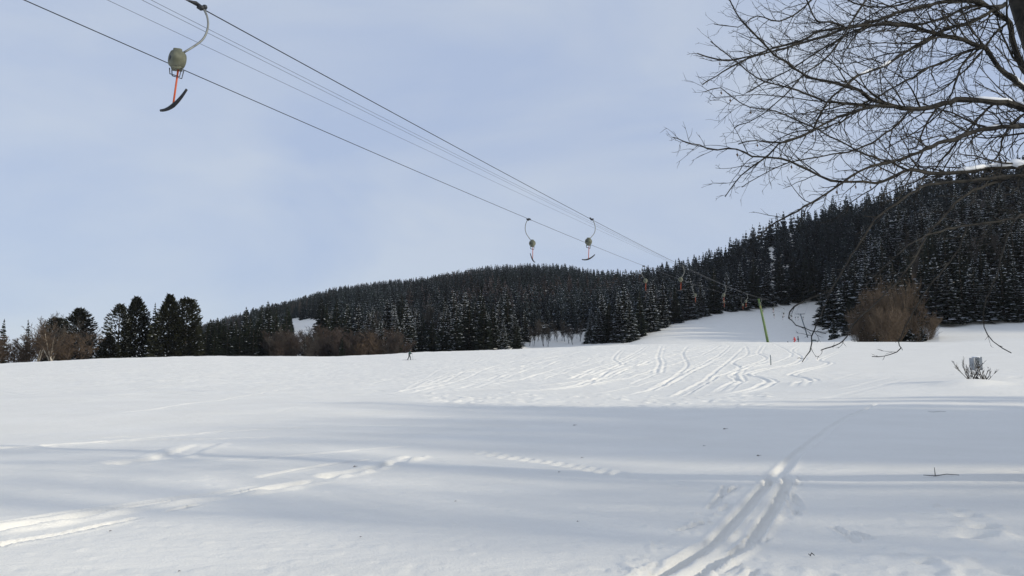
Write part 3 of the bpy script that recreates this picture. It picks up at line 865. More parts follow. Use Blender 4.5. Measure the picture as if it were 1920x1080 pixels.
for (x, yy, z) in rest:
    sn = vnoise(np.array([x / 70.0]), np.array([yy / 70.0]), 22)[0] * 1.5 + random.uniform(-.2, .2)
    k = order[int(np.clip((sn + .55) * 7.5, 0, 7))]
    v, f, m = lowp[k]
    if vnoise(np.array([x / 60.0]), np.array([yy / 60.0]), 44)[0] + random.uniform(-.2, .2) > .30: m = np.where(m == 0, 2, 1)
    a = random.uniform(0, 6.28); s = (random.uniform(12, 21) if yy < 620 else random.uniform(12, 18.5)) / 20; wv = s * random.uniform(1.05, 1.5)
    ca, sa = math.cos(a) * wv, math.sin(a) * wv
    VV.append(np.stack([v[:, 0] * ca - v[:, 1] * sa + x, v[:, 0] * sa + v[:, 1] * ca + yy, v[:, 2] * s + z - .3], 1))
    FF.append(f + nb_); MM.append(m); nb_ += len(v); TT.append(np.full(len(v), random.uniform(.5, 1.5) * (1 + 1.1 * float(vnoise(np.array([x / 55.0]), np.array([yy / 80.0]), 33)[0]))))
me = np_mesh('distant_spruce_wood', np.concatenate(VV), np.concatenate(FF), [M['needle_far'], M['snow_far'], M['brown_far']], np.concatenate(MM))
att = me.attributes.new('tint', 'FLOAT', 'POINT'); att.data.foreach_set('value', np.concatenate(TT).astype(np.float32))
fo = bpy.data.objects.new('distant_spruce_wood', me); C.objects.link(fo)
tag(fo, 'dark snow-dusted spruce wood covering the far hillside up to the ridge', 'forest', kind='stuff')

def bare_tree(kind, px, top, D, wide, label, group=None, name='bare_tree', cat='tree'):
    x, y, h = by_px(px, top, D)
    a_, b_, ph = BP[kind]
    e = empty(name, (x, y, H(x, y) - (1.3 if 'before the wood' in label or 'right-hand wood' in label or 'in front of the tallest' in label else .1)), label, cat, group, random.uniform(0, 6.28))
    s = h / ph * 1.08
    e.scale = (s * wide, s * wide, s)
    for nm, me_ in (('trunk', a_), ('twigs', b_)):
        o = bpy.data.objects.new(nm, me_); o.parent = e; C.objects.link(o)
for px, top, D, wd, kd, lb in [(20, 628, 215, 1.4, 'brown0', 'rusty brown leafless bush at the far left edge of the field'),
                               (42, 622, 220, 1.3, 'brown1', 'rust-coloured leafless bush between the left edge and the pale birches'),
                               (72, 612, 214, 1.0, 'birch1', 'leftmost of the three pale-stemmed birches on the left'),
                               (90, 604, 216, 1.0, 'birch0', 'middle one of the three pale-stemmed birches on the left'),
                               (112, 606, 212, 1.2, 'birch1', 'rightmost pale-stemmed birch with the widest brownish crown'),
                               (133, 618, 218, 1.2, 'brown0', 'olive brown leafless tree below the round-topped conifer'),
                               (172, 602, 232, 1.1, 'grey0', 'thin grey leafless tree in the gap right of the round-topped conifer'),
                               (78, 588, 270, .9, 'grey1', 'faint grey leafless treetop showing above the birches'),
                               (1672, 516, 205, .72, 'bush', 'tallest brown leafless bush in front of the right-hand wood'),
                               (1640, 540, 208, .75, 'bush1', 'grey-brown leafless bush left of the tallest bush before the wood'),
                               (1616, 566, 212, .95, 'bush', 'low reddish bush at the left end of the brown bushes before the wood'),
                               (1704, 534, 207, .7, 'bush1', 'olive-brown bush right of the tallest bush before the wood'),
                               (1731, 580, 210, .9, 'bush', 'low brown bush at the right end of the brown bushes before the wood'),
                               (1660, 572, 200, 1.1, 'bush1', 'wide low brown bush in the middle, in front of the tallest one')]:
    bare_tree(kd, px, top, D, wd, lb, name='leafless_bush' if 'bush' in lb else 'bare_tree', cat='bush' if 'bush' in lb else 'tree')
for px, top, D, kd, lb in [(1632, 560, 216, 'snowy2', 'snowy spruce half hidden behind the left side of the brown bushes'), (1690, 556, 214, 'dusted3', 'dark spruce half hidden behind the right side of the brown bushes'), (1622, 603, 214, 'small0', 'small snowy spruce at the left foot of the brown bushes'), (1648, 610, 206, 'small0', 'small snowy spruce under the middle of the brown bushes'), (1672, 607, 210, 'small0', 'small snowy spruce low behind the tallest brown bush'), (1700, 606, 206, 'small0', 'small snowy spruce low under the olive-brown bush')]:
    x, y, h = by_px(px, top, D); spruce(kd, x, y, h, 1.3 if kd != 'small0' else 1.6, lb)
for px, top, D, kd in [(512, 608, 292, 'dark2'), (526, 622, 262, 'dark4'), (588, 626, 262, 'dusted1'), (612, 600, 300, 'dark1'), (622, 622, 266, 'dark2'), (634, 604, 296, 'dusted2'), (658, 596, 270, 'dark3'), (684, 606, 266, 'dusted0'), (700, 592, 290, 'dark0'), (716, 610, 264, 'dusted3'), (731, 598, 276, 'dark4'), (746, 606, 264, 'dark1'), (756, 592, 284, 'dusted4')]:
    x, y, h = by_px(px, top, D); spruce(kd, x, y, h, 1.2, 'dark spruce rising among the brown thicket at the foot of the hill', 'spruces among the brown thicket')
i = 0
for px in list(range(506, 752, 10)) + list(range(510, 748, 24)):
    i += 1
    bare_tree(['dim0', 'grey0', 'dim0', 'grey1', 'brown1'][i % 5], px + random.uniform(-3, 3), random.choice([random.uniform(612, 628), random.uniform(620, 646)]), random.uniform(250, 282), 1.1,
              'brown leafless small tree of the thicket between the dark row and the centre spruces', 'brown thicket at the foot of the hill')
for i in range(16):
    px = 985 + i * 6.8 + random.uniform(-2, 2)
    bare_tree('grey%d' % (i % 2), px, random.uniform(598, 618), random.uniform(318, 338), .6, 'thin bare trunk on the snowy bank between the centre row and the wood edge', 'thin bare trunks on the snowy bank')
for i in range(20):
    px = 532 + i * 5 + random.uniform(-4, 4)
    D = random.uniform(600, 720); g = at(px, 597 - (px - 540) * .12, D)
    x, y = g.x, D
    e = empty('bare_tree', (x, y, H(x, y)), 'thin bare trunk standing along the far snowy clearing on the hill', 'tree', 'bare trunks along the far clearing')
    a_, b_, ph = BP['grey%d' % (i % 2)]; s = random.uniform(13, 17) / ph; e.scale = (s * .45, s * .45, s)
    for nm, me_ in (('trunk', a_), ('twigs', b_)):
        o = bpy.data.objects.new(nm, me_); o.parent = e; C.objects.link(o)

# ---------------------------------------------------------------- trees right of the picture that shade the foreground
r_ = random.Random(5)
SH = []
TN = math.tan(SUN_AZ - rad(90))
def bel(x, yb): return (x, yb + (52 - x) * TN)
for x0, a, b_, st, hh in ((50, -5.2, 13.5, 1.5, 22), (56, -5.8, 13.0, 1.6, 24)):
    v_ = a
    while v_ < b_:
        x, y = bel(x0 + r_.uniform(-1, 1), v_)
        SH.append((x, y, hh * r_.uniform(.93, 1.05), 'dark%d' % r_.randrange(5))); v_ += st
for x, yb, h in ((37, 15.0, 12), (36, 17.6, 10.5), (38, 12.5, 15), (35, 19.0, 8.5)):
    SH.append((*bel(x, yb), h, 'dark%d' % r_.randrange(5)))
for i, (x, y, h, kd) in enumerate(SH):
    spruce(kd, x, y, h, 1.15, 'dark spruce in the belt to the right of the picture', 'belt of spruces right of the picture')
bproto('tall0', M['bark_dark'], M['twig'], seed=21, h=20, stems=1, r0=.36, n0=16, tw=.03, spread=.4)
bproto('tall1', M['bark_dark'], M['twig'], seed=22, h=20, stems=1, r0=.34, n0=16, tw=.03, spread=.4)
BT = [(*bel(17, -10.4), 11), (*bel(16, -12.9), 10.5), (*bel(54, -14.5), 20), (*bel(60, -17.5), 22), (*bel(66, -21), 23), (*bel(58, -25), 21), (*bel(70, -27), 23), (*bel(46, -19.5), 21), (*bel(60, -9), 24), (*bel(70, -15), 25), (*bel(74, 2), 27), (*bel(80, -5), 29), (*bel(92, 3), 29), (*bel(50, -26), 22)]
for i, (x, y, h) in enumerate(BT):
    e = empty('bare_tree', (x, y, H(x, y)), 'tall leafless tree to the right of the picture', 'tree', 'tall leafless trees right of the picture', i * 1.3)
    a_, b_, ph = BP['tall%d' % (i % 2)]; s = h / ph; e.scale = (s, s, s)
    for nm, me_ in (('trunk', a_), ('twigs', b_)):
        o = bpy.data.objects.new(nm, me_); o.parent = e; C.objects.link(o)

# ---------------------------------------------------------------- the big leafless tree at the right
LIMBS = [  # (r start, r end in px, depth start, depth end, points)
 (8.5, 1.3, 9.2, 7.6, [(1985, 232), (1919, 203), (1895, 195), (1863, 190), (1806, 186), (1781, 192), (1743, 201), (1712, 206), (1680, 201), (1649, 192), (1630, 183), (1611, 170), (1586, 161), (1532, 148), (1501, 137), (1473, 116), (1453, 102), (1423, 72), (1389, 38), (1368, 0), (1350, -30)]),
 (5, 1.0, 8.4, 7.4, [(1735, 203), (1705, 205), (1649, 198), (1608, 208), (1570, 220), (1523, 246), (1491, 258), (1460, 271), (1440, 290), (1402, 319), (1380, 341), (1360, 368)]),
 (8, 1.2, 9.6, 8.6, [(1990, 215), (1919, 164), (1901, 148), (1872, 126), (1850, 91), (1838, 88), (1806, 76), (1775, 68), (1743, 60), (1712, 50), (1680, 47), (1636, 46), (1589, 52), (1554, 66), (1507, 80), (1460, 94), (1430, 102), (1389, 115), (1355, 136), (1318, 158)]),
 (9, 4, 9.8, 9.6, [(1975, 190), (1930, 140), (1919, 126), (1910, 107), (1898, 72), (1894, 44), (1872, 28), (1838, 3), (1800, -30)]),
 (5, 1.5, 9.6, 8.8, [(1845, 8), (1835, 3), (1791, 2), (1759, 6), (1728, 13), (1680, 25), (1646, 38), (1611, 47), (1589, 52), (1540, 58), (1500, 76), (1450, 90), (1400, 108), (1350, 112), (1306, 100)]),
 (3.5, 1.2, 9.6, 9.2, [(1855, 12), (1838, 9), (1806, 16), (1775, 31), (1743, 41), (1712, 47), (1660, 42), (1600, 60), (1540, 92), (1500, 120), (1440, 150), (1400, 175)]),
 (5, 1.3, 9.6, 8.0, [(1885, 8), (1857, 22), (1822, 41), (1775, 54), (1750, 66), (1725, 82), (1699, 98), (1668, 117), (1646, 129), (1608, 142), (1586, 160), (1551, 192), (1523, 242), (1490, 262), (1455, 268), (1420, 262), (1385, 270)]),
 (7, 1.3, 9.2, 7.0, [(1990, 245), (1919, 236), (1885, 238), (1838, 244), (1813, 252), (1791, 261), (1759, 269), (1728, 283), (1699, 296), (1665, 305), (1623, 315), (1581, 341), (1538, 370), (1495, 396), (1453, 417), (1420, 445)]),
 (7, 1.0, 8.8, 6.4, [(1995, 306), (1917, 311), (1857, 315), (1794, 324), (1751, 326), (1708, 319), (1666, 336), (1645, 343), (1602, 341), (1559, 338), (1517, 319), (1483, 302), (1444, 294), (1410, 294), (1380, 279), (1346, 281), (1312, 273), (1282, 266), (1261, 256)]),
 (3, 1.0, 8.0, 7.2, [(1751, 326), (1704, 319), (1666, 302), (1623, 290), (1589, 273), (1559, 256), (1534, 243), (1496, 226), (1453, 209), (1423, 204), (1389, 192), (1350, 166), (1322, 172)]),
 (3.5, 1.0, 8.5, 7.7, [(1712, 206), (1666, 200), (1602, 196), (1551, 190), (1496, 170), (1453, 158), (1419, 145), (1385, 119), (1368, 106), (1332, 77)]),
 (3.2, 1.0, 9.5, 8.8, [(1838, 90), (1816, 94), (1775, 113), (1743, 126), (1712, 145), (1680, 161), (1640, 186), (1600, 215), (1550, 238), (1480, 250), (1430, 280)]),
 (3, 1.0, 9.5, 9.0, [(1840, 90), (1825, 100), (1800, 126), (1784, 176), (1760, 215), (1720, 245), (1660, 280)]),
 (3.4, 1.0, 9.2, 8.4, [(1870, 191), (1854, 202), (1822, 236), (1794, 268), (1762, 302), (1743, 327), (1690, 350), (1640, 372)]),
 (3.4, 1.2, 9.2, 8.8, [(1925, 210), (1905, 225), (1888, 242), (1876, 277), (1863, 302), (1830, 322)]),
 (3, 1.0, 8.8, 7.6, [(1705, 205), (1690, 225), (1660, 250), (1620, 275), (1560, 290), (1500, 300), (1440, 322), (1390, 350)]),
 (3.2, 1.0, 9.8, 9.4, [(1892, 40), (1870, 60), (1850, 84), (1822, 118), (1790, 150), (1750, 176), (1700, 190)]),
 (4.5, 1.0, 8.6, 6.2, [(1995, 330), (1900, 330), (1820, 338), (1760, 345), (1733, 347), (1693, 373), (1640, 413), (1613, 453), (1580, 505), (1552, 560), (1539, 591), (1527, 616), (1523, 633), (1519, 657), (1505, 678)]),
 (3.4, 1.0, 8.6, 6.6, [(1900, 330), (1860, 345), (1813, 363), (1770, 403), (1740, 437), (1720, 477), (1680, 530), (1630, 580), (1596, 612), (1587, 633), (1573, 643), (1541, 657)]),
 (4.0, 1.0, 8.6, 7.0, [(2010, 395), (1920, 407), (1863, 417), (1813, 423), (1763, 433), (1713, 453), (1660, 500), (1620, 540)]),
 (3.0, 1.0, 8.4, 7.0, [(1990, 380), (1920, 402), (1903, 413), (1880, 467), (1873, 507), (1850, 560), (1845, 612), (1862, 641), (1896, 662)]),
 (2.6, 0.8, 8.0, 6.8, [(1813, 423), (1790, 480), (1740, 540), (1705, 600), (1687, 641), (1687, 653), (1670, 666), (1636, 668)]),
 (2.2, 0.8, 6.8, 6.5, [(1560, 545), (1520, 560), (1490, 575), (1478, 596), (1494, 608), (1523, 619), (1548, 625)]),
 (3.4, 1.2, 9.6, 9.4, [(1800, -20), (1740, -8), (1690, 8), (1650, 14), (1600, 5), (1560, -20)]),
 (3.0, 1.0, 9.4, 8.9, [(1589, 52), (1560, 42), (1538, 42), (1525, 28), (1515, 5), (1500, -25)]),
 (3.0, 1.0, 9.0, 8.4, [(1640, -20), (1612, 18), (1590, 50), (1568, 85), (1540, 118), (1505, 140), (1470, 180), (1420, 220), (1375, 240)]),
 (2.6, 0.9, 9.2, 8.5, [(1540, -20), (1500, 20), (1460, 40), (1420, 30), (1385, 50), (1340, 45)]),
]
tree_x = at(2010, 400, 9.6).x
TB = empty('bare_tree', (tree_x + .15, 9.7, H(tree_x, 9.7)), 'big leafless tree whose dark spreading limbs fill the upper right corner', 'tree')
TB0 = Vector(TB.location)
def rel(p): return Vector(p) - TB0
tk = MB()
tp = [Vector((tree_x + .15, 9.7, H(tree_x, 9.7) - .3)), at(2030, 620, 9.7), at(2012, 400, 9.7), at(1990, 240, 9.7), at(1966, 130, 9.75), at(1940, 55, 9.8), at(1918, 0, 9.85), at(1890, -120, 9.9), at(1850, -330, 10)]
sm = smooth_path([tuple(p) for p in tp], .22)
n_ = len(sm)
trr = [(.30 * (1 - i / n_) ** .8 + .05) * random.uniform(.95, 1.05) + (.14 * max(0, 1 - i / 4.)) for i in range(n_)]
tk.tube([rel(p) for p in sm], trr, 14)
tk.build('trunk', M['bark'], TB, True)
rt = random.Random(11)
def wob(v, a): return v + Vector((rt.uniform(-a, a), rt.uniform(-a, a), rt.uniform(-a, a)))
CNT = [0]
def twig(mb, p, d, L, r, lev):
    k = 5 if lev == 1 else 4 if lev == 2 else 3
    pts = [p]; dd = d.copy()
    up = rt.uniform(-.1, .12)
    for i in range(k):
        dd = (wob(dd, .24 if lev < 3 else .34) + Vector((-.03, 0, up * .6))).normalized()
        pts.append(pts[-1] + dd * (L / k) * rt.uniform(.8, 1.2))
    rr = [r * (1 - .55 * i / k) for i in range(k + 1)]
    mb.tube(pts, rr, 5 if lev == 1 else 3, 0, cap=False)
    CNT[0] += 1
    if lev >= 3:
        return
    step = .135 if lev == 1 else .10
    n = max(2, int(L / step)); s = rt.choice([-1, 1])
    for i in range(n):
        t = (i + rt.uniform(.3, .9)) / n
        q = min(t, .999) * k; j = int(q)
        pp = pts[j].lerp(pts[j + 1], q - j); tg = (pts[j + 1] - pts[j]).normalized()
        s = -s
        perp = tg.cross(Vector((0, 1, 0)))
        if perp.length < .2: perp = Vector((0, 0, 1))
        perp.normalize()
        side = (perp * s * rt.uniform(.6, 1) + Vector((0, rt.uniform(-.7, .7), rt.uniform(-.25, .25))))
        nd = (tg * rt.uniform(.8, 1.3) + side * rt.uniform(.6, 1.1)).normalized()
        twig(mb, pp, nd, L * rt.uniform(.28, .55) * (1.15 - .5 * t), max(.0023, r * .52), lev + 1)
LP = []; LIMB_O = []
for (ra, rb, d0, d1, pts) in LIMBS:
    n = len(pts); w = [at(px, py, d0 + (d1 - d0) * (i / (n - 1)) + rt.uniform(-.06, .06)) for i, (px, py) in enumerate(pts)]
    sm = smooth_path([tuple(p) for p in w], .11)
    k = len(sm)
    mb = MB()
    sm = [Vector(p) + Vector((rt.uniform(-.008, .008), rt.uniform(-.012, .012), rt.uniform(-.009, .009))) for p in sm]
    rr = []
    for i in range(k):
        t = i / (k - 1); rpx = ra + (rb - ra) * (t ** .75)
        rr.append(rpx / F * (d0 + (d1 - d0) * t) * rt.uniform(.85, 1.2) * (.86 if ra > 3 else .8))
    P = [rel(p) for p in sm]
    mb.tube(P, rr, 7, 0)
    LP.append((sm, rr))
    tot = sum((P[i + 1] - P[i]).length for i in range(k - 1))
    droop = pts[-1][1] > 520
    n = int(tot / (.105 if not droop else .2)); s = 1
    for i in range(n):
        t = (i + rt.random()) / n
        if sm[min(int(t * (k - 1)), k - 1)][0] > tree_x - .2: continue
        q = min(t, .999) * (k - 1); j = int(q); pp = P[j].lerp(P[j + 1], q - j); tg = (P[j + 1] - P[j]).normalized()
        s = -s
        perp = tg.cross(Vector((0, 1, 0))); perp.normalize()
        side = perp * s * rt.uniform(.4, 1) + Vector((0, rt.uniform(-.8, .8), rt.uniform(-.2, .2)))
        big = rt.random() < .16 and t < .6 and ra > 3.3
        nd = (tg * (rt.uniform(1.3, 2.0) if big else rt.uniform(.8, 1.4)) + side * rt.uniform(.5, 1.0)).normalized()
        L = rt.uniform(.2, .8) * (1.15 - .72 * t) * (2.0 if big else 1) * (.42 if droop else 1)
        twig(mb, pp, nd, L, min(.017 if big else .010, rr[j] * .5) if L > .5 else min(.0060, rr[j] * .5), 1 if L > .33 else 2)
    LIMB_O.append(mb.build('limb', M['bark'], TB))
print('twigs', CNT[0])
# snow lying on the limbs
def cap_snow(li, xa, xb, th):
    sm, rr = LP[li]; pts = []; ra = []
    for p, r in zip(sm, rr):
        px, py = proj(*p)
        if xa <= px <= xb: pts.append(rel(p) + Vector((0, 0, r * .75 + th * .25))); ra.append(r * .7 + th)
    if len(pts) < 3: return
    n = len(pts)
    ra = [a * (math.sin(math.pi * (i + .35) / (n - .3)) ** .4) * rt.uniform(.6, 1.15) for i, a in enumerate(ra)]
    b = MB(); b.tube(pts, ra, 8, 0, squash=.75); b.build('snow_cap', M['snow_lump'], LIMB_O[li], True)
cap_snow(8, 1770, 1935, .03); cap_snow(8, 1800, 1850, .035); cap_snow(0, 1812, 1896, .018); cap_snow(0, 1900, 1950, .03); cap_snow(6, 1640, 1672, .02); cap_snow(6, 1606, 1636, .016)
cap_snow(10, 1555, 1580, .025); cap_snow(1, 1466, 1486, .02); cap_snow(7, 1840, 1880, .01); cap_snow(2, 1900, 1925, .02); cap_snow(8, 1885, 1950, .05)
# a few dead leaves still hanging
b = MB()
for _ in range(16):
    sm_, rr_ = LP[rt.choice([1, 7, 8, 9, 4, 6])]; p = rel(sm_[rt.randrange(len(sm_) // 2, len(sm_))]) + Vector((0, 0, -.02)); s = .013
    b.tube([p + Vector((0, 0, .02)), p + Vector((.004, 0, -.02))], .002, 3)
    p = p + Vector((.004, 0, -.035))
    b.face([p + Vector((0, 0, s * 1.6)), p + Vector((s, .01, 0)), p + Vector((0, -.01, -s * 1.7)), p + Vector((-s * .8, .008, .2 * s))])
    b.face([p + Vector((s, .01, 0)), p + Vector((.3 * s, .03, -s)), p + Vector((0, -.01, -s * 1.7))])
b.build('leaves', M['leaf'], TB)

# ---------------------------------------------------------------- drag lift
def quad(z0, z1, z2, a, b, c):
    f01 = (z1 - z0) / (b - a); f12 = (z2 - z1) / (c - b); f012 = (f12 - f01) / (c - a)
    return lambda y: z0 + f01 * (y - a) + f012 * (y - a) * (y - b)
G = at(375, 14, 14.6); 
P1t = at(1437, 560, 157)
KX = (P1t.x - G.x) / (157 - 14.6)
Y3 = min(np.arange(34, 50, .05), key=lambda y: abs(proj(G.x + KX * (y - 14.6), y, 10.3)[0] - 1108))
Y3 = float(Y3); R41 = at(1108, 411, Y3)
def rline(y): return Vector((G.x + KX * (y - 14.6), y, zr(y)))
zr = quad(G.z, R41.z, P1t.z, 14.6, Y3, 157)
L42 = at(992, 411, 42); Lnear = at(310, 113, 22.0)
P1l = Vector((P1t.x - 2.9, 158.2, P1t.z + .05))
KXL = (P1l.x - L42.x) / (158.2 - 42)
# where the straight line in plan passes through the lens direction of pixel 310
def yl_at(px):
    lo, hi = 5.0, 150.0
    for _ in range(50):
        m = (lo + hi) / 2; x = L42.x + KXL * (m - 42)
        if proj(x, m, 10)[0] < px: lo = m
        else: hi = m
    return lo
yn = yl_at(100); Ln = at(100, 23, yn)
zl = quad(Ln.z, L42.z, P1l.z, yn, 42, 158.2)
def lline(y): return Vector((L42.x + KXL * (y - 42), y, zl(y)))
# second span
P2t = at(1509, 588, 280); dirp = (P2t - P1t); 
def span2(a, b, y, sag):
    t = (y - a.y) / (b.y - a.y); p = a.lerp(b, t); p.z -= 4 * sag * t * (1 - t); return p
P2l = P2t + Vector((-2.9, 1.2, .05))
P3t = P2t + (P2t - P1t) * 1.25; P3t.z = H(P3t.x, P3t.y) + 9; P3l = P3t + Vector((-2.9, 1.2, 0))
def rope(fn1, a, b, c, d, name, r, label, group=None):
    mb = MB(); pts = [fn1(y) for y in np.linspace(-30, 157, 110)]
    pts += [span2(a, b, y, 1.0) for y in np.linspace(a.y + 3, b.y, 22)]
    pts += [span2(b, d, y, 1.0) for y in np.linspace(b.y + 5, d.y, 12)]
    mb.tube(pts, r, 5, 0); o = mb.build(name, M['cable']); tag(o, label, 'cable', group)
rope(rline, P1t, P2t, None, P3t, 'haul_rope', .0125, 'thick dark haul rope on the upper right that carries the nearest tow bar')
rope(lline, P1l, P2l, None, P3l, 'haul_rope', .0125, 'thick dark haul rope lowest on the left, passing behind the nearest drum')
def thin(p16, p41, y2, dx, dzz, label):
    a = at(*p16); b_ = at(*p41); k = (b_.x - a.x) / (b_.y - a.y)
    e = P1t + Vector((dx, 0, dzz))
    ze = quad(a.z, b_.z, e.z, a.y, b_.y, 157)
    mb = MB(); ke = quad(a.x, b_.x, e.x, a.y, b_.y, 157)
    mb.tube([Vector((ke(y), y, ze(y))) for y in np.linspace(4, 157, 90)], .0052, 4, 0)
    o = mb.build('wire', M['cable']); tag(o, label, 'wire')
thin((366, 42, 16.2), (1070, 397, 40), 0, -.35, -.12, 'upper thin wire close under the right haul rope')
thin((366, 50, 16.2), (1070, 400.5, 40), 0, -.45, -.2, 'lower thin wire of the close pair under the right haul rope')
thin((350, 70, 17.0), (1063, 404, 41), 0, -1.4, .2, 'thin single wire midway between the two haul ropes')

cdir = Vector((KX, 1, 0)).normalized(); pdir = Vector((cdir.y, -cdir.x, 0))
def hanger(base, sgn, bar_vec, label, group, n=14, lod=0, roll=0.0):
    """tow bar hanging from the rope: grip, bent arm, spring drum, guide frame, orange rod, crossbar"""
    E = empty('tow_bar', base, label, 'tow bar', group)
    a = lambda al, ac, z: cdir * (al * sgn) + pdir * (ac * sgn) + Vector((0, 0, z))
    g = MB()
    g.tube([a(-.30, 0, .0), a(-.12, 0, .035), a(.05, 0, .03)], [.02, .045, .03], 8)
    g.tube([a(-.06, .0, .0), a(-.02, .05, -.03), a(.02, .10, -.02)], [.05, .06, .045], 8)
    g.ball(a(.03, .10, -.0), .055, n=8)
    g.build('grip', M['steel_dark'], E, True)
    h = MB(); pts = smooth_path([tuple(a(*p)) for p in [(0, .08, -.03), (.03, .17, -.2), (.0, .24, -.48), (-.12, .22, -.80), (-.40, .06, -1.14)]], .08)
    h.tube(pts, .021, 8); h.build('arm', M['steel'], E, True)
    c = a(-.50, 0, -1.32)
    d = MB()
    ax = (pdir * .35 + cdir * .94)
    d.lathe(c - ax * .12, [(.10, -.02), (.155, .0), (.185, .05), (.192, .12), (.185, .19), (.155, .24), (.10, .26)], 20, 0, ax, 1.0)
    d.box(c + Vector((0, 0, .16)), (.16, .14, .10), 0, .3, .03)
    d.box(c + Vector((0, 0, -.17)), (.20, .16, .08), 0, .3, .03)
    DR = d.build('drum', M['drum'], E, True)
    hb = MB(); hb.lathe(c - ax * .15, [(.03, 0), (.05, .01), (.05, .29), (.03, .3)], 10, 0, ax); hb.build('hub', M['steel_dark'], DR, True)
    fr = MB(); u_ = Vector((.12, 0, 0)); z0 = c + Vector((0, 0, -.19))
    for yy in (-.05, .05):
        o_ = Vector((0, yy, 0))
        fr.tube([z0 + o_ - u_, z0 + o_ - u_ * .9 + Vector((0, 0, -.12)), z0 + o_ + u_ * .7 + Vector((0, 0, -.18)), z0 + o_ + u_, ], .011, 5)
    fr.build('guide_frame', M['black'], E)
    e = c + Vector((0, 0, -.93)) + cdir * (-.04 * sgn)
    rod = MB(); rod.tube([c + Vector((0.03, 0, -.18)), e], .019, 8); rod.build('rod', M['orange'], E, True)
    bv = Vector(bar_vec); L = .42
    bn = bv.normalized(); cb = MB(); pts = []; rr = []
    for i in range(11):
        t = -1 + 2 * i / 10
        pts.append(e + bn * (L * t) + Vector((0, 0, .11 * t * t - .02))); rr.append(.036 - .016 * abs(t))
    cb.tube(pts, rr, 8, 0, squash=1.3); cb.build('crossbar', M['black'], E, True)
    return E
hanger(rline(14.6), 1, (.50, -.30, .20), 'nearest tow bar with grey drum and orange rod, upper left of the sky', 'tow bars on the drag lift')
hanger(rline(Y3), 1, (.75, .3, .32), 'right one of the two middle tow bars above the hill, bar seen side on', 'tow bars on the drag lift')
hanger(lline(42), -1, (.30, .70, -.42), 'left one of the two middle tow bars above the hill, hanging from the left rope', 'tow bars on the drag lift')
hanger(rline(65.0), 1, (.7, .3, .2), 'tow bar against the treetops where the right rope reaches the ridge line', 'tow bars on the drag lift')
hanger(lline(68), -1, (.4, .7, -.2), 'tow bar against the treetops where the left rope reaches the ridge line', 'tow bars on the drag lift')
for i, y in enumerate([92, 117, 142]):
    hanger(rline(y), 1, (.7, .4, .2), '%s tow bar on the right rope before the green pylon, against the dark wood' % ['third-last', 'second-last', 'last'][i], 'tow bars on the drag lift')
    hanger(lline(y + 1), -1, (.4, .7, -.2), '%s tow bar on the left rope before the green pylon, against the dark wood' % ['third-last', 'second-last', 'last'][i], 'tow bars on the drag lift')
for i, y in enumerate([170, 195, 220, 245, 270]):
    hanger(span2(P1t, P2t, y, 1.0), 1, (.7, .4, .2), '%s tow bar beyond the green pylon on the right rope, small against the snow' % ORD[i], 'tow bars on the drag lift')
    hanger(span2(P1l, P2l, y + 8, 1.0), -1, (.4, .7, -.2), '%s tow bar beyond the green pylon on the left rope, small against the snow' % ORD[i], 'tow bars on the drag lift')

def pylon(p_top, base_px, D, r0, r1, m, label, arm=3.4):
    top = Vector(p_top); mid = top + Vector((-1.45, .6, 0))
    bx = at(base_px, 650, D).x; bz = H(bx, D)
    E = empty('lift_pylon', (bx, D, bz - .1), label, 'pylon')
    O = Vector(E.location); tt = mid + Vector((0, 0, -.1)) - O
    mb = MB(); mb.tube([Vector((0, 0, -.6)), tt * .5, tt], [r0, (r0 + r1) / 2, r1], 16)
    mb.tube([tt * .999, tt * .999 + Vector((0, 0, .12))], [r1 * 1.25, r1 * 1.25], 12)
    mb.build('post', m, E, True)
    f = MB(); f.lathe((0, 0, -.05), [(r0 * 1.9, 0), (r0 * 1.9, .1), (r0 * 1.2, .14)], 14); f.build('base_plate', M['steel_dark'], E)
    c = MB(); pd = Vector((cdir.y, -cdir.x, 0))
    a0 = tt - pd * arm / 2; a1 = tt + pd * arm / 2
    c.tube([a0, a1], .075, 8); c.tube([tt + Vector((0, 0, -.55)), tt + pd * .9], .04, 6); c.tube([tt + Vector((0, 0, -.55)), tt - pd * .9], .04, 6)
    CA = c.build('crossarm', M['steel_dark'], E, True)
    for q in (a0, a1):
        s = MB()
        s.tube([q - cdir * .45, q + cdir * .45], .03, 6)
        for k in (-.4, -.13, .13, .4):
            s.lathe(q + cdir * k + Vector((0, 0, .0)) - pd * .03, [(.05, -.01), (.12, 0), (.10, .03), (.12, .06), (.05, .07)], 12, 0, pd)
        s.build('sheave_train', M['steel_dark'], CA, True)
    ld = MB()
    n = int(tt.length / .35)
    for k in range(2, n - 1):
        p = tt * (k / n); ld.tube([p + pd * r1 * .9, p + pd * (r1 + .16)], .012, 4)
    ld.build('climbing_rungs', m, E)
    return E
pylon(P1t, 1441, 157, .27, .20, M['green'], 'leaning green drag lift pylon standing on the crest of the snowfield')
pylon(P2t, 1516, 280, .20, .16, M['grey_steel'], 'distant grey T-shaped lift pylon on the shaded slope', arm=3.2)

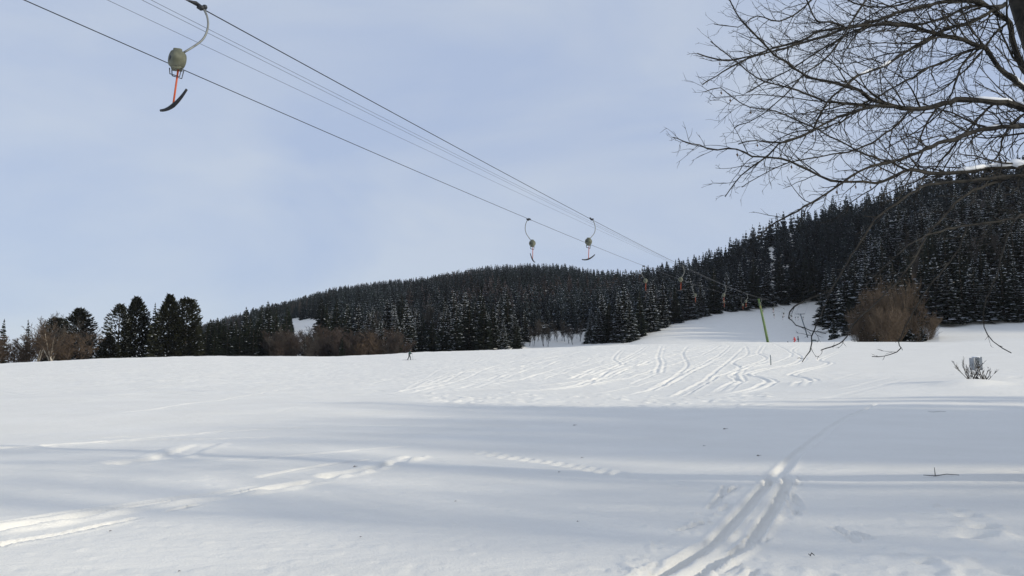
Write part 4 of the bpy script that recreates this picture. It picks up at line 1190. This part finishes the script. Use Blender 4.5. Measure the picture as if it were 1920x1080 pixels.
# ---------------------------------------------------------------- people
def skin_obj(name, verts, edges, radii, m, parent, sub=2):
    me = bpy.data.meshes.new(name); me.from_pydata([tuple(v) for v in verts], edges, []); me.materials.append(m)
    o = bpy.data.objects.new(name, me)
    if parent is not None: o.parent = parent
    C.objects.link(o)
    md = o.modifiers.new('Skin', 'SKIN'); md.use_smooth_shade = True
    lay = me.skin_vertices[0].data
    for i, r in enumerate(radii): lay[i].radius = (r, r) if not hasattr(r, '__len__') else r; lay[i].use_root = (i == 0)
    s = o.modifiers.new('Subsurf', 'SUBSURF'); s.levels = 1; s.render_levels = sub
    return o
def person(loc, rz, pose, mj, ml, label, helmet, scale=1.0, hip=.88):
    E = empty('person', loc, label, 'person', None, rz); E.scale = (scale,) * 3
    # local +x is where the person looks
    V = {}
    V['pel'] = (0, 0, hip); ln = pose['lean']
    V['waist'] = (ln * .25, 0, hip + .16); V['chest'] = (ln * .65, 0, hip + .36); V['neck'] = (ln, 0, hip + .56); V['head'] = (ln * 1.1 + .03, 0, hip + .70); V['crown'] = (ln * 1.1 + .02, 0, hip + .80)
    names = list(V); v = [V[k] for k in names]; e = [(0, 1), (1, 2), (2, 3), (3, 4), (4, 5)]; r = [(.14, .16), (.13, .15), (.15, .18), .065, .10, .075]
    for s, (kx, kz, ax_2, az), (ex, ez, hx, hz) in ((1, pose['legR'], pose['armR']), (-1, pose['legL'], pose['armL'])):
        y = s * .10; b = len(v)
        v += [(0, y, hip - .06), (kx, y * 1.2, kz), (ax_2, y * 1.4, az + .09), (ax_2 + .13, y * 1.5, az + .04)]
        e += [(0, b), (b, b + 1), (b + 1, b + 2), (b + 2, b + 3)]; r += [.10, .075, .062, .05]
        b = len(v); sx = ln * .9
        v += [(sx, s * .20, hip + .48), (ex, s * .26, ez), (hx, s * .24, hz), (hx + .06, s * .23, hz - .03)]
        e += [(2, b), (b, b + 1), (b + 1, b + 2), (b + 2, b + 3)]; r += [.07, .055, .042, .045]
    skin_obj('body', v, e, r, ml, E)
    # jacket over the trunk and arms
    v = [(0, 0, hip - .02), V['waist'], V['chest'], (ln * .95, 0, hip + .50)]; e = [(0, 1), (1, 2), (2, 3)]; r = [(.165, .19), (.155, .18), (.175, .21), .10]
    for s, (ex, ez, hx, hz) in ((1, pose['armR']), (-1, pose['armL'])):
        b = len(v); v += [(ln * .9, s * .20, hip + .48), (ex, s * .26, ez), (hx, s * .24, hz)]; e += [(2, b), (b, b + 1), (b + 1, b + 2)]; r += [.088, .07, .052]
    skin_obj('jacket', v, e, r, mj, E)
    hd = Vector(V['head'])
    fc = MB(); fc.ball(hd + Vector((.035, 0, -.01)), .085, n=12, sc=(.95, .85, 1.15)); fc.box(hd + Vector((.125, 0, -.02)), (.03, .025, .04)); fc.build('face', M['skin'], E, True)
    hm = MB(); hm.ball(hd + Vector((-.01, 0, .05)), .122, n=14, sc=(1.1, .95, .9)); HM = hm.build('helmet', helmet, E, True)
    gl = MB(); gl.box(hd + Vector((.10, 0, .03)), (.05, .15, .055), 0, 0, .015); gl.build('goggles', M['black'], HM)
    return E
x, y = hit(767, 676, 30, 149)
zg = Zs(x, y)
sk_pose = dict(lean=.16, legR=(.20, .50, .22, 0), legL=(-.04, .46, -.26, 0), armR=(.20, 1.12, .44, 1.10), armL=(.10, 1.08, .36, 1.02))
person((x, y, zg), 0, sk_pose, M['cloth_green'], M['cloth_dark'], 'lone skier in a dark green suit striding across the sunny field', M['cloth_dark'])
sk = MB(); 
for nm, sx_, sy, lb in (('ski', .22, .14, 'front ski under the striding skier'), ('ski', -.26, -.14, 'rear ski under the striding skier')):
    b = MB(); b.tube([Vector((x + sx_ - .8, y + sy, zg + .035)), Vector((x + sx_, y + sy, zg + .05)), Vector((x + sx_ + .78, y + sy, zg + .035)), Vector((x + sx_ + .92, y + sy, zg + .12))], .035, 6, 0, squash=.4)
    tag(b.build(nm, M['black']), lb, 'ski', 'skis of the lone skier')
for hx, s, tipx, lb in ((.46, .24, .62, 'ski pole planted ahead of the lone skier'), (.38, -.24, -.1, 'ski pole trailing beside the lone skier')):
    b = MB(); b.tube([Vector((x + hx, y + s, zg + 1.16)), Vector((x + tipx, y + s * 1.3, zg))], .011, 5); b.lathe((x + tipx, y + s * 1.3, zg + .08), [(.045, 0), (.045, .01)], 8)
    tag(b.build('ski_pole', M['steel_dark']), lb, 'ski pole', 'poles of the lone skier')
stand = dict(lean=.03, legR=(.04, .47, .0, 0), legL=(.05, .47, .02, 0), armR=(.06, 1.15, .22, .98), armL=(.04, 1.15, .20, .98))
sit = dict(lean=.14, legR=(.30, .50, .25, 0), legL=(.28, .50, .22, 0), armR=(.25, .95, .42, .80), armL=(.24, .95, .40, .80))
def gp(px, D): q = at(px, 640, D); return (q.x, D, H(q.x, D))
person(gp(1497, 178), 2.6, stand, M['cloth_dark'], M['cloth_dark'], 'person in dark ski clothes standing behind the red one by the lift', M['cloth_dark'], 1.0)
person(gp(1491, 168), 2.3, sit, M['cloth_red'], M['cloth_red'], 'person in a red ski suit crouching just right of the green pylon', M['cloth_red'], .95, .68)
person(gp(1477, 215), 1.0, stand, M['cloth_dark'], M['cloth_dark'], 'tiny distant dark figure on the slope between green pylon and red person', M['cloth_dark'], .8)
# low dark snow-covered thing right of the grey pylon foot
q = gp(1527, 185)
E = empty('sledge', q, 'low dark sledge lying in the snow right of the grey pylon foot', 'sledge')
b = MB(); b.box((0, 0, .75), (1.7, .5, .12), 0, 0, .05)
for s in (-.2, .2): b.tube([(-.8, s, .45), (.75, s, .45), (.95, s, .7)], .04, 6); 
for xx in (-.5, .4):
    for s in (-.2, .2): b.tube([(xx, s, .45), (xx, s, .72)], .035, 5)
b.build('frame', M['grey_steel'], E)
b = MB(); b.ball((-.1, 0, .92), .35, n=12, sc=(1.8, .6, .4)); b.build('load', M['cloth_dark'], E, True)

# marker pole in the field
x, y = hit(1445.5, 684, 30, 149)
b = MB(); z = Zs(x, y); hh = 19 / F * y
E = empty('marker_pole', (x, y, z), 'short dark marker pole stuck in the snow below the green pylon', 'pole')
b.tube([(0, 0, -.3), (0.0, 0, hh * .5), (-.03, 0, hh)], [.055, .055, .05], 10); b.build('pole', M['grey_steel'], E, True)
b = MB(); b.lathe((-.03, 0, hh - .02), [(.055, 0), (.058, .02), (.04, .05)], 10); b.build('cap', M['snow_lump'], E, True)

# ---------------------------------------------------------------- cabinet and shrubs on the bank
xs, ys = hit(1830, 716, 10, 80)
zs = Zs(xs, ys); pxm = ys / F
E = empty('cabinet', (xs + 5 * pxm, ys + .1, zs), 'small grey box on a post among two leafless shrubs on the snow bank', 'box')
w_ = .26
b = MB(); b.box((-.16, 0, .84), (.21, .26, .62), 0, .3, .01); b.box((.18, .02, .87), (.21, .26, .68), 0, -.3, .01); b.build('housing', M['box_grey'], E)
b = MB(); b.box((.0, -.04, .84), (.16, .2, .70), 0, 0, .01); b.build('middle_slot', M['box_dark'], E)
b = MB(); b.tube([(0, 0, -.3), (0, 0, .45)], .06, 8); b.build('post', M['steel_dark'], E, True)
b = MB(); b.ball((0.02, 0, 1.19), .24, n=12, sc=(1.05, .6, .2)); b.build('snow_cap', M['snow_lump'], E, True)
def shrub(x, y, z, n, h, fan, seed, label):
    r = random.Random(seed); mb = MB(); sn = MB()
    E = empty('shrub', (x, y, z - .05), label, 'shrub', 'leafless shrubs on the snow bank')
    def go(p, d, L, rr, lev):
        pts = [p]; k = 5
        for i in range(k):
            d = (d + Vector((r.uniform(-.12, .12), r.uniform(-.12, .12), .05))).normalized(); pts.append(pts[-1] + d * (L / k))
        mb.tube(pts, [rr * (1 - .5 * i / k) for i in range(k + 1)], 5, 0, cap=False)
        if r.random() < .5: sn.tube([q + Vector((0, 0, rr + .004)) for q in pts[2:5]], rr * .7, 5, 0)
        if lev < 2:
            for i in range(4 if lev == 0 else 3):
                j = r.randrange(1, k); s = r.choice([-1, 1])
                go(pts[j], (d + Vector((s * r.uniform(.4, .8), r.uniform(-.5, .5), r.uniform(0, .3)))).normalized(), L * r.uniform(.3, .5), rr * .6, lev + 1)
    for i in range(n):
        a = -1 + 2 * i / (n - 1) + r.uniform(-.1, .1)
        go(Vector((a * .08, r.uniform(-.08, .08), 0)), Vector((a * fan, r.uniform(-.35, .35), 1)).normalized(), h * r.uniform(.75, 1.05) * (1 + .15 * abs(a)), .019, 0)
    mb.build('stems', M['twig'], E); sn.build('snow', M['snow_lump'], E, True)
shrub(xs - 13 * pxm, ys - .2, zs, 9, 38 * pxm, .95, 3, 'left leafless shrub with fanned dark stems beside the grey box')
shrub(xs + 11 * pxm, ys - .2, zs, 7, 25 * pxm, 1.4, 4, 'right leafless shrub growing around the post of the grey box')

# ---------------------------------------------------------------- twigs and bits lying on the snow
def fallen(px, py, L, ang, label, forks=1):
    x, y = hit(px, py); z = Zs(x, y) + .012; b = MB(); k = y / F
    L *= k; ca, sa = math.cos(ang), math.sin(ang)
    pts = [Vector((x - L / 2 * ca, y - L / 2 * sa, z + .012)), Vector((x - L / 6 * ca, y - L / 6 * sa, z)), Vector((x + L / 6, y + .02, z + .02)), Vector((x + L / 2 * ca, y + L / 2 * sa, z + .01))]
    b.tube(pts, [.003, .006, .005, .003], 5)
    for i in range(forks):
        b.tube([pts[1 + i % 2], pts[1 + i % 2] + Vector((.05 * (i + 1), .1, .10 + .05 * i))], [.006, .003], 4)
    tag(b.build('fallen_twig', M['twig']), label, 'twig', 'twigs lying on the snow')
fallen(1765, 893, 68, .05, 'long fallen twig with one upright side shoot, lying at the right', 1)
fallen(1757, 775, 36, .1, 'fallen twig lying far right in the shade near its edge', 0)
fallen(1521, 1032, 12, -.9, 'short fallen twig right of the deep ski trail, near the bottom', 0)
BITS = [(1422, 857, 5, 'largest dark leaf lying on the snow above the ski trail'), (1359, 804, 5, 'dark leaf on the shaded snow near the middle right'), (1077, 797, 4, 'tiny dark leaf near the upper edge of the shade'),
        (1320, 838, 3, 'tiny leaf between the larger leaves left of the trail'), (665, 873, 5, 'dark leaf just above the trampled track on the left'), (854, 933, 3, 'tiny dark leaf on the smooth snow at the centre bottom'),
        (206, 996, 4, 'small dark leaf below the long track on the left'), (676, 1000, 3, 'tiny leaf left of the centre near the bottom'), (1048, 884, 3, 'tiny leaf beside the line of footprints'),
        (336, 1062, 4, 'small leaf near the bottom edge on the left'), (1083, 970, 3, 'tiny leaf left of the deep ski trail'), (1091, 857, 3, 'tiny leaf just above the footprints')]
for px, py, s, lb in BITS:
    x, y = hit(px, py); z = Zs(x, y) + .01; s = s * y / F * .62; b = MB()
    b.face([(x - s, y, z), (x - .2 * s, y - .8 * s, z + .1 * s), (x + s, y - .2 * s, z + .3 * s), (x + .3 * s, y + s, z + .45 * s)])
    b.face([(x - s, y, z), (x + .3 * s, y + s, z + .45 * s), (x - .5 * s, y + .9 * s, z + .5 * s)])
    b.tube([(x + s, y - .2 * s, z + .3 * s), (x + 1.7 * s, y - .3 * s, z + .5 * s)], .1 * s, 4)
    tag(b.build('fallen_leaf', M['leaf']), lb, 'leaf', 'dead leaves on the snow')

# ---------------------------------------------------------------- thin winter haze
m = bpy.data.materials.new('haze'); m.use_nodes = True; t = m.node_tree; t.nodes.clear()
o_ = t.nodes.new('ShaderNodeOutputMaterial'); v_ = t.nodes.new('ShaderNodeVolumePrincipled')
v_.inputs['Color'].default_value = (0.86, 0.91, 1.0, 1); v_.inputs['Density'].default_value = 0.00005; v_.inputs['Anisotropy'].default_value = 0.2
t.links.new(v_.outputs[0], o_.inputs['Volume'])
zlo = float(ZZ.min()) - 1.5; zhi = float(ZZ.max()) + 40
xm = float(np.abs(XX).max()) + 5
b = MB(); b.box((0, (Yg[0] + Yg[-1]) / 2, (zlo + zhi) / 2), (2 * xm, Yg[-1] - Yg[0] + 10, zhi - zlo))
hz = b.build('haze', m); hz['kind'] = 'stuff'; tag(hz, 'thin cold haze over the snowfield and the wooded hills', 'haze')
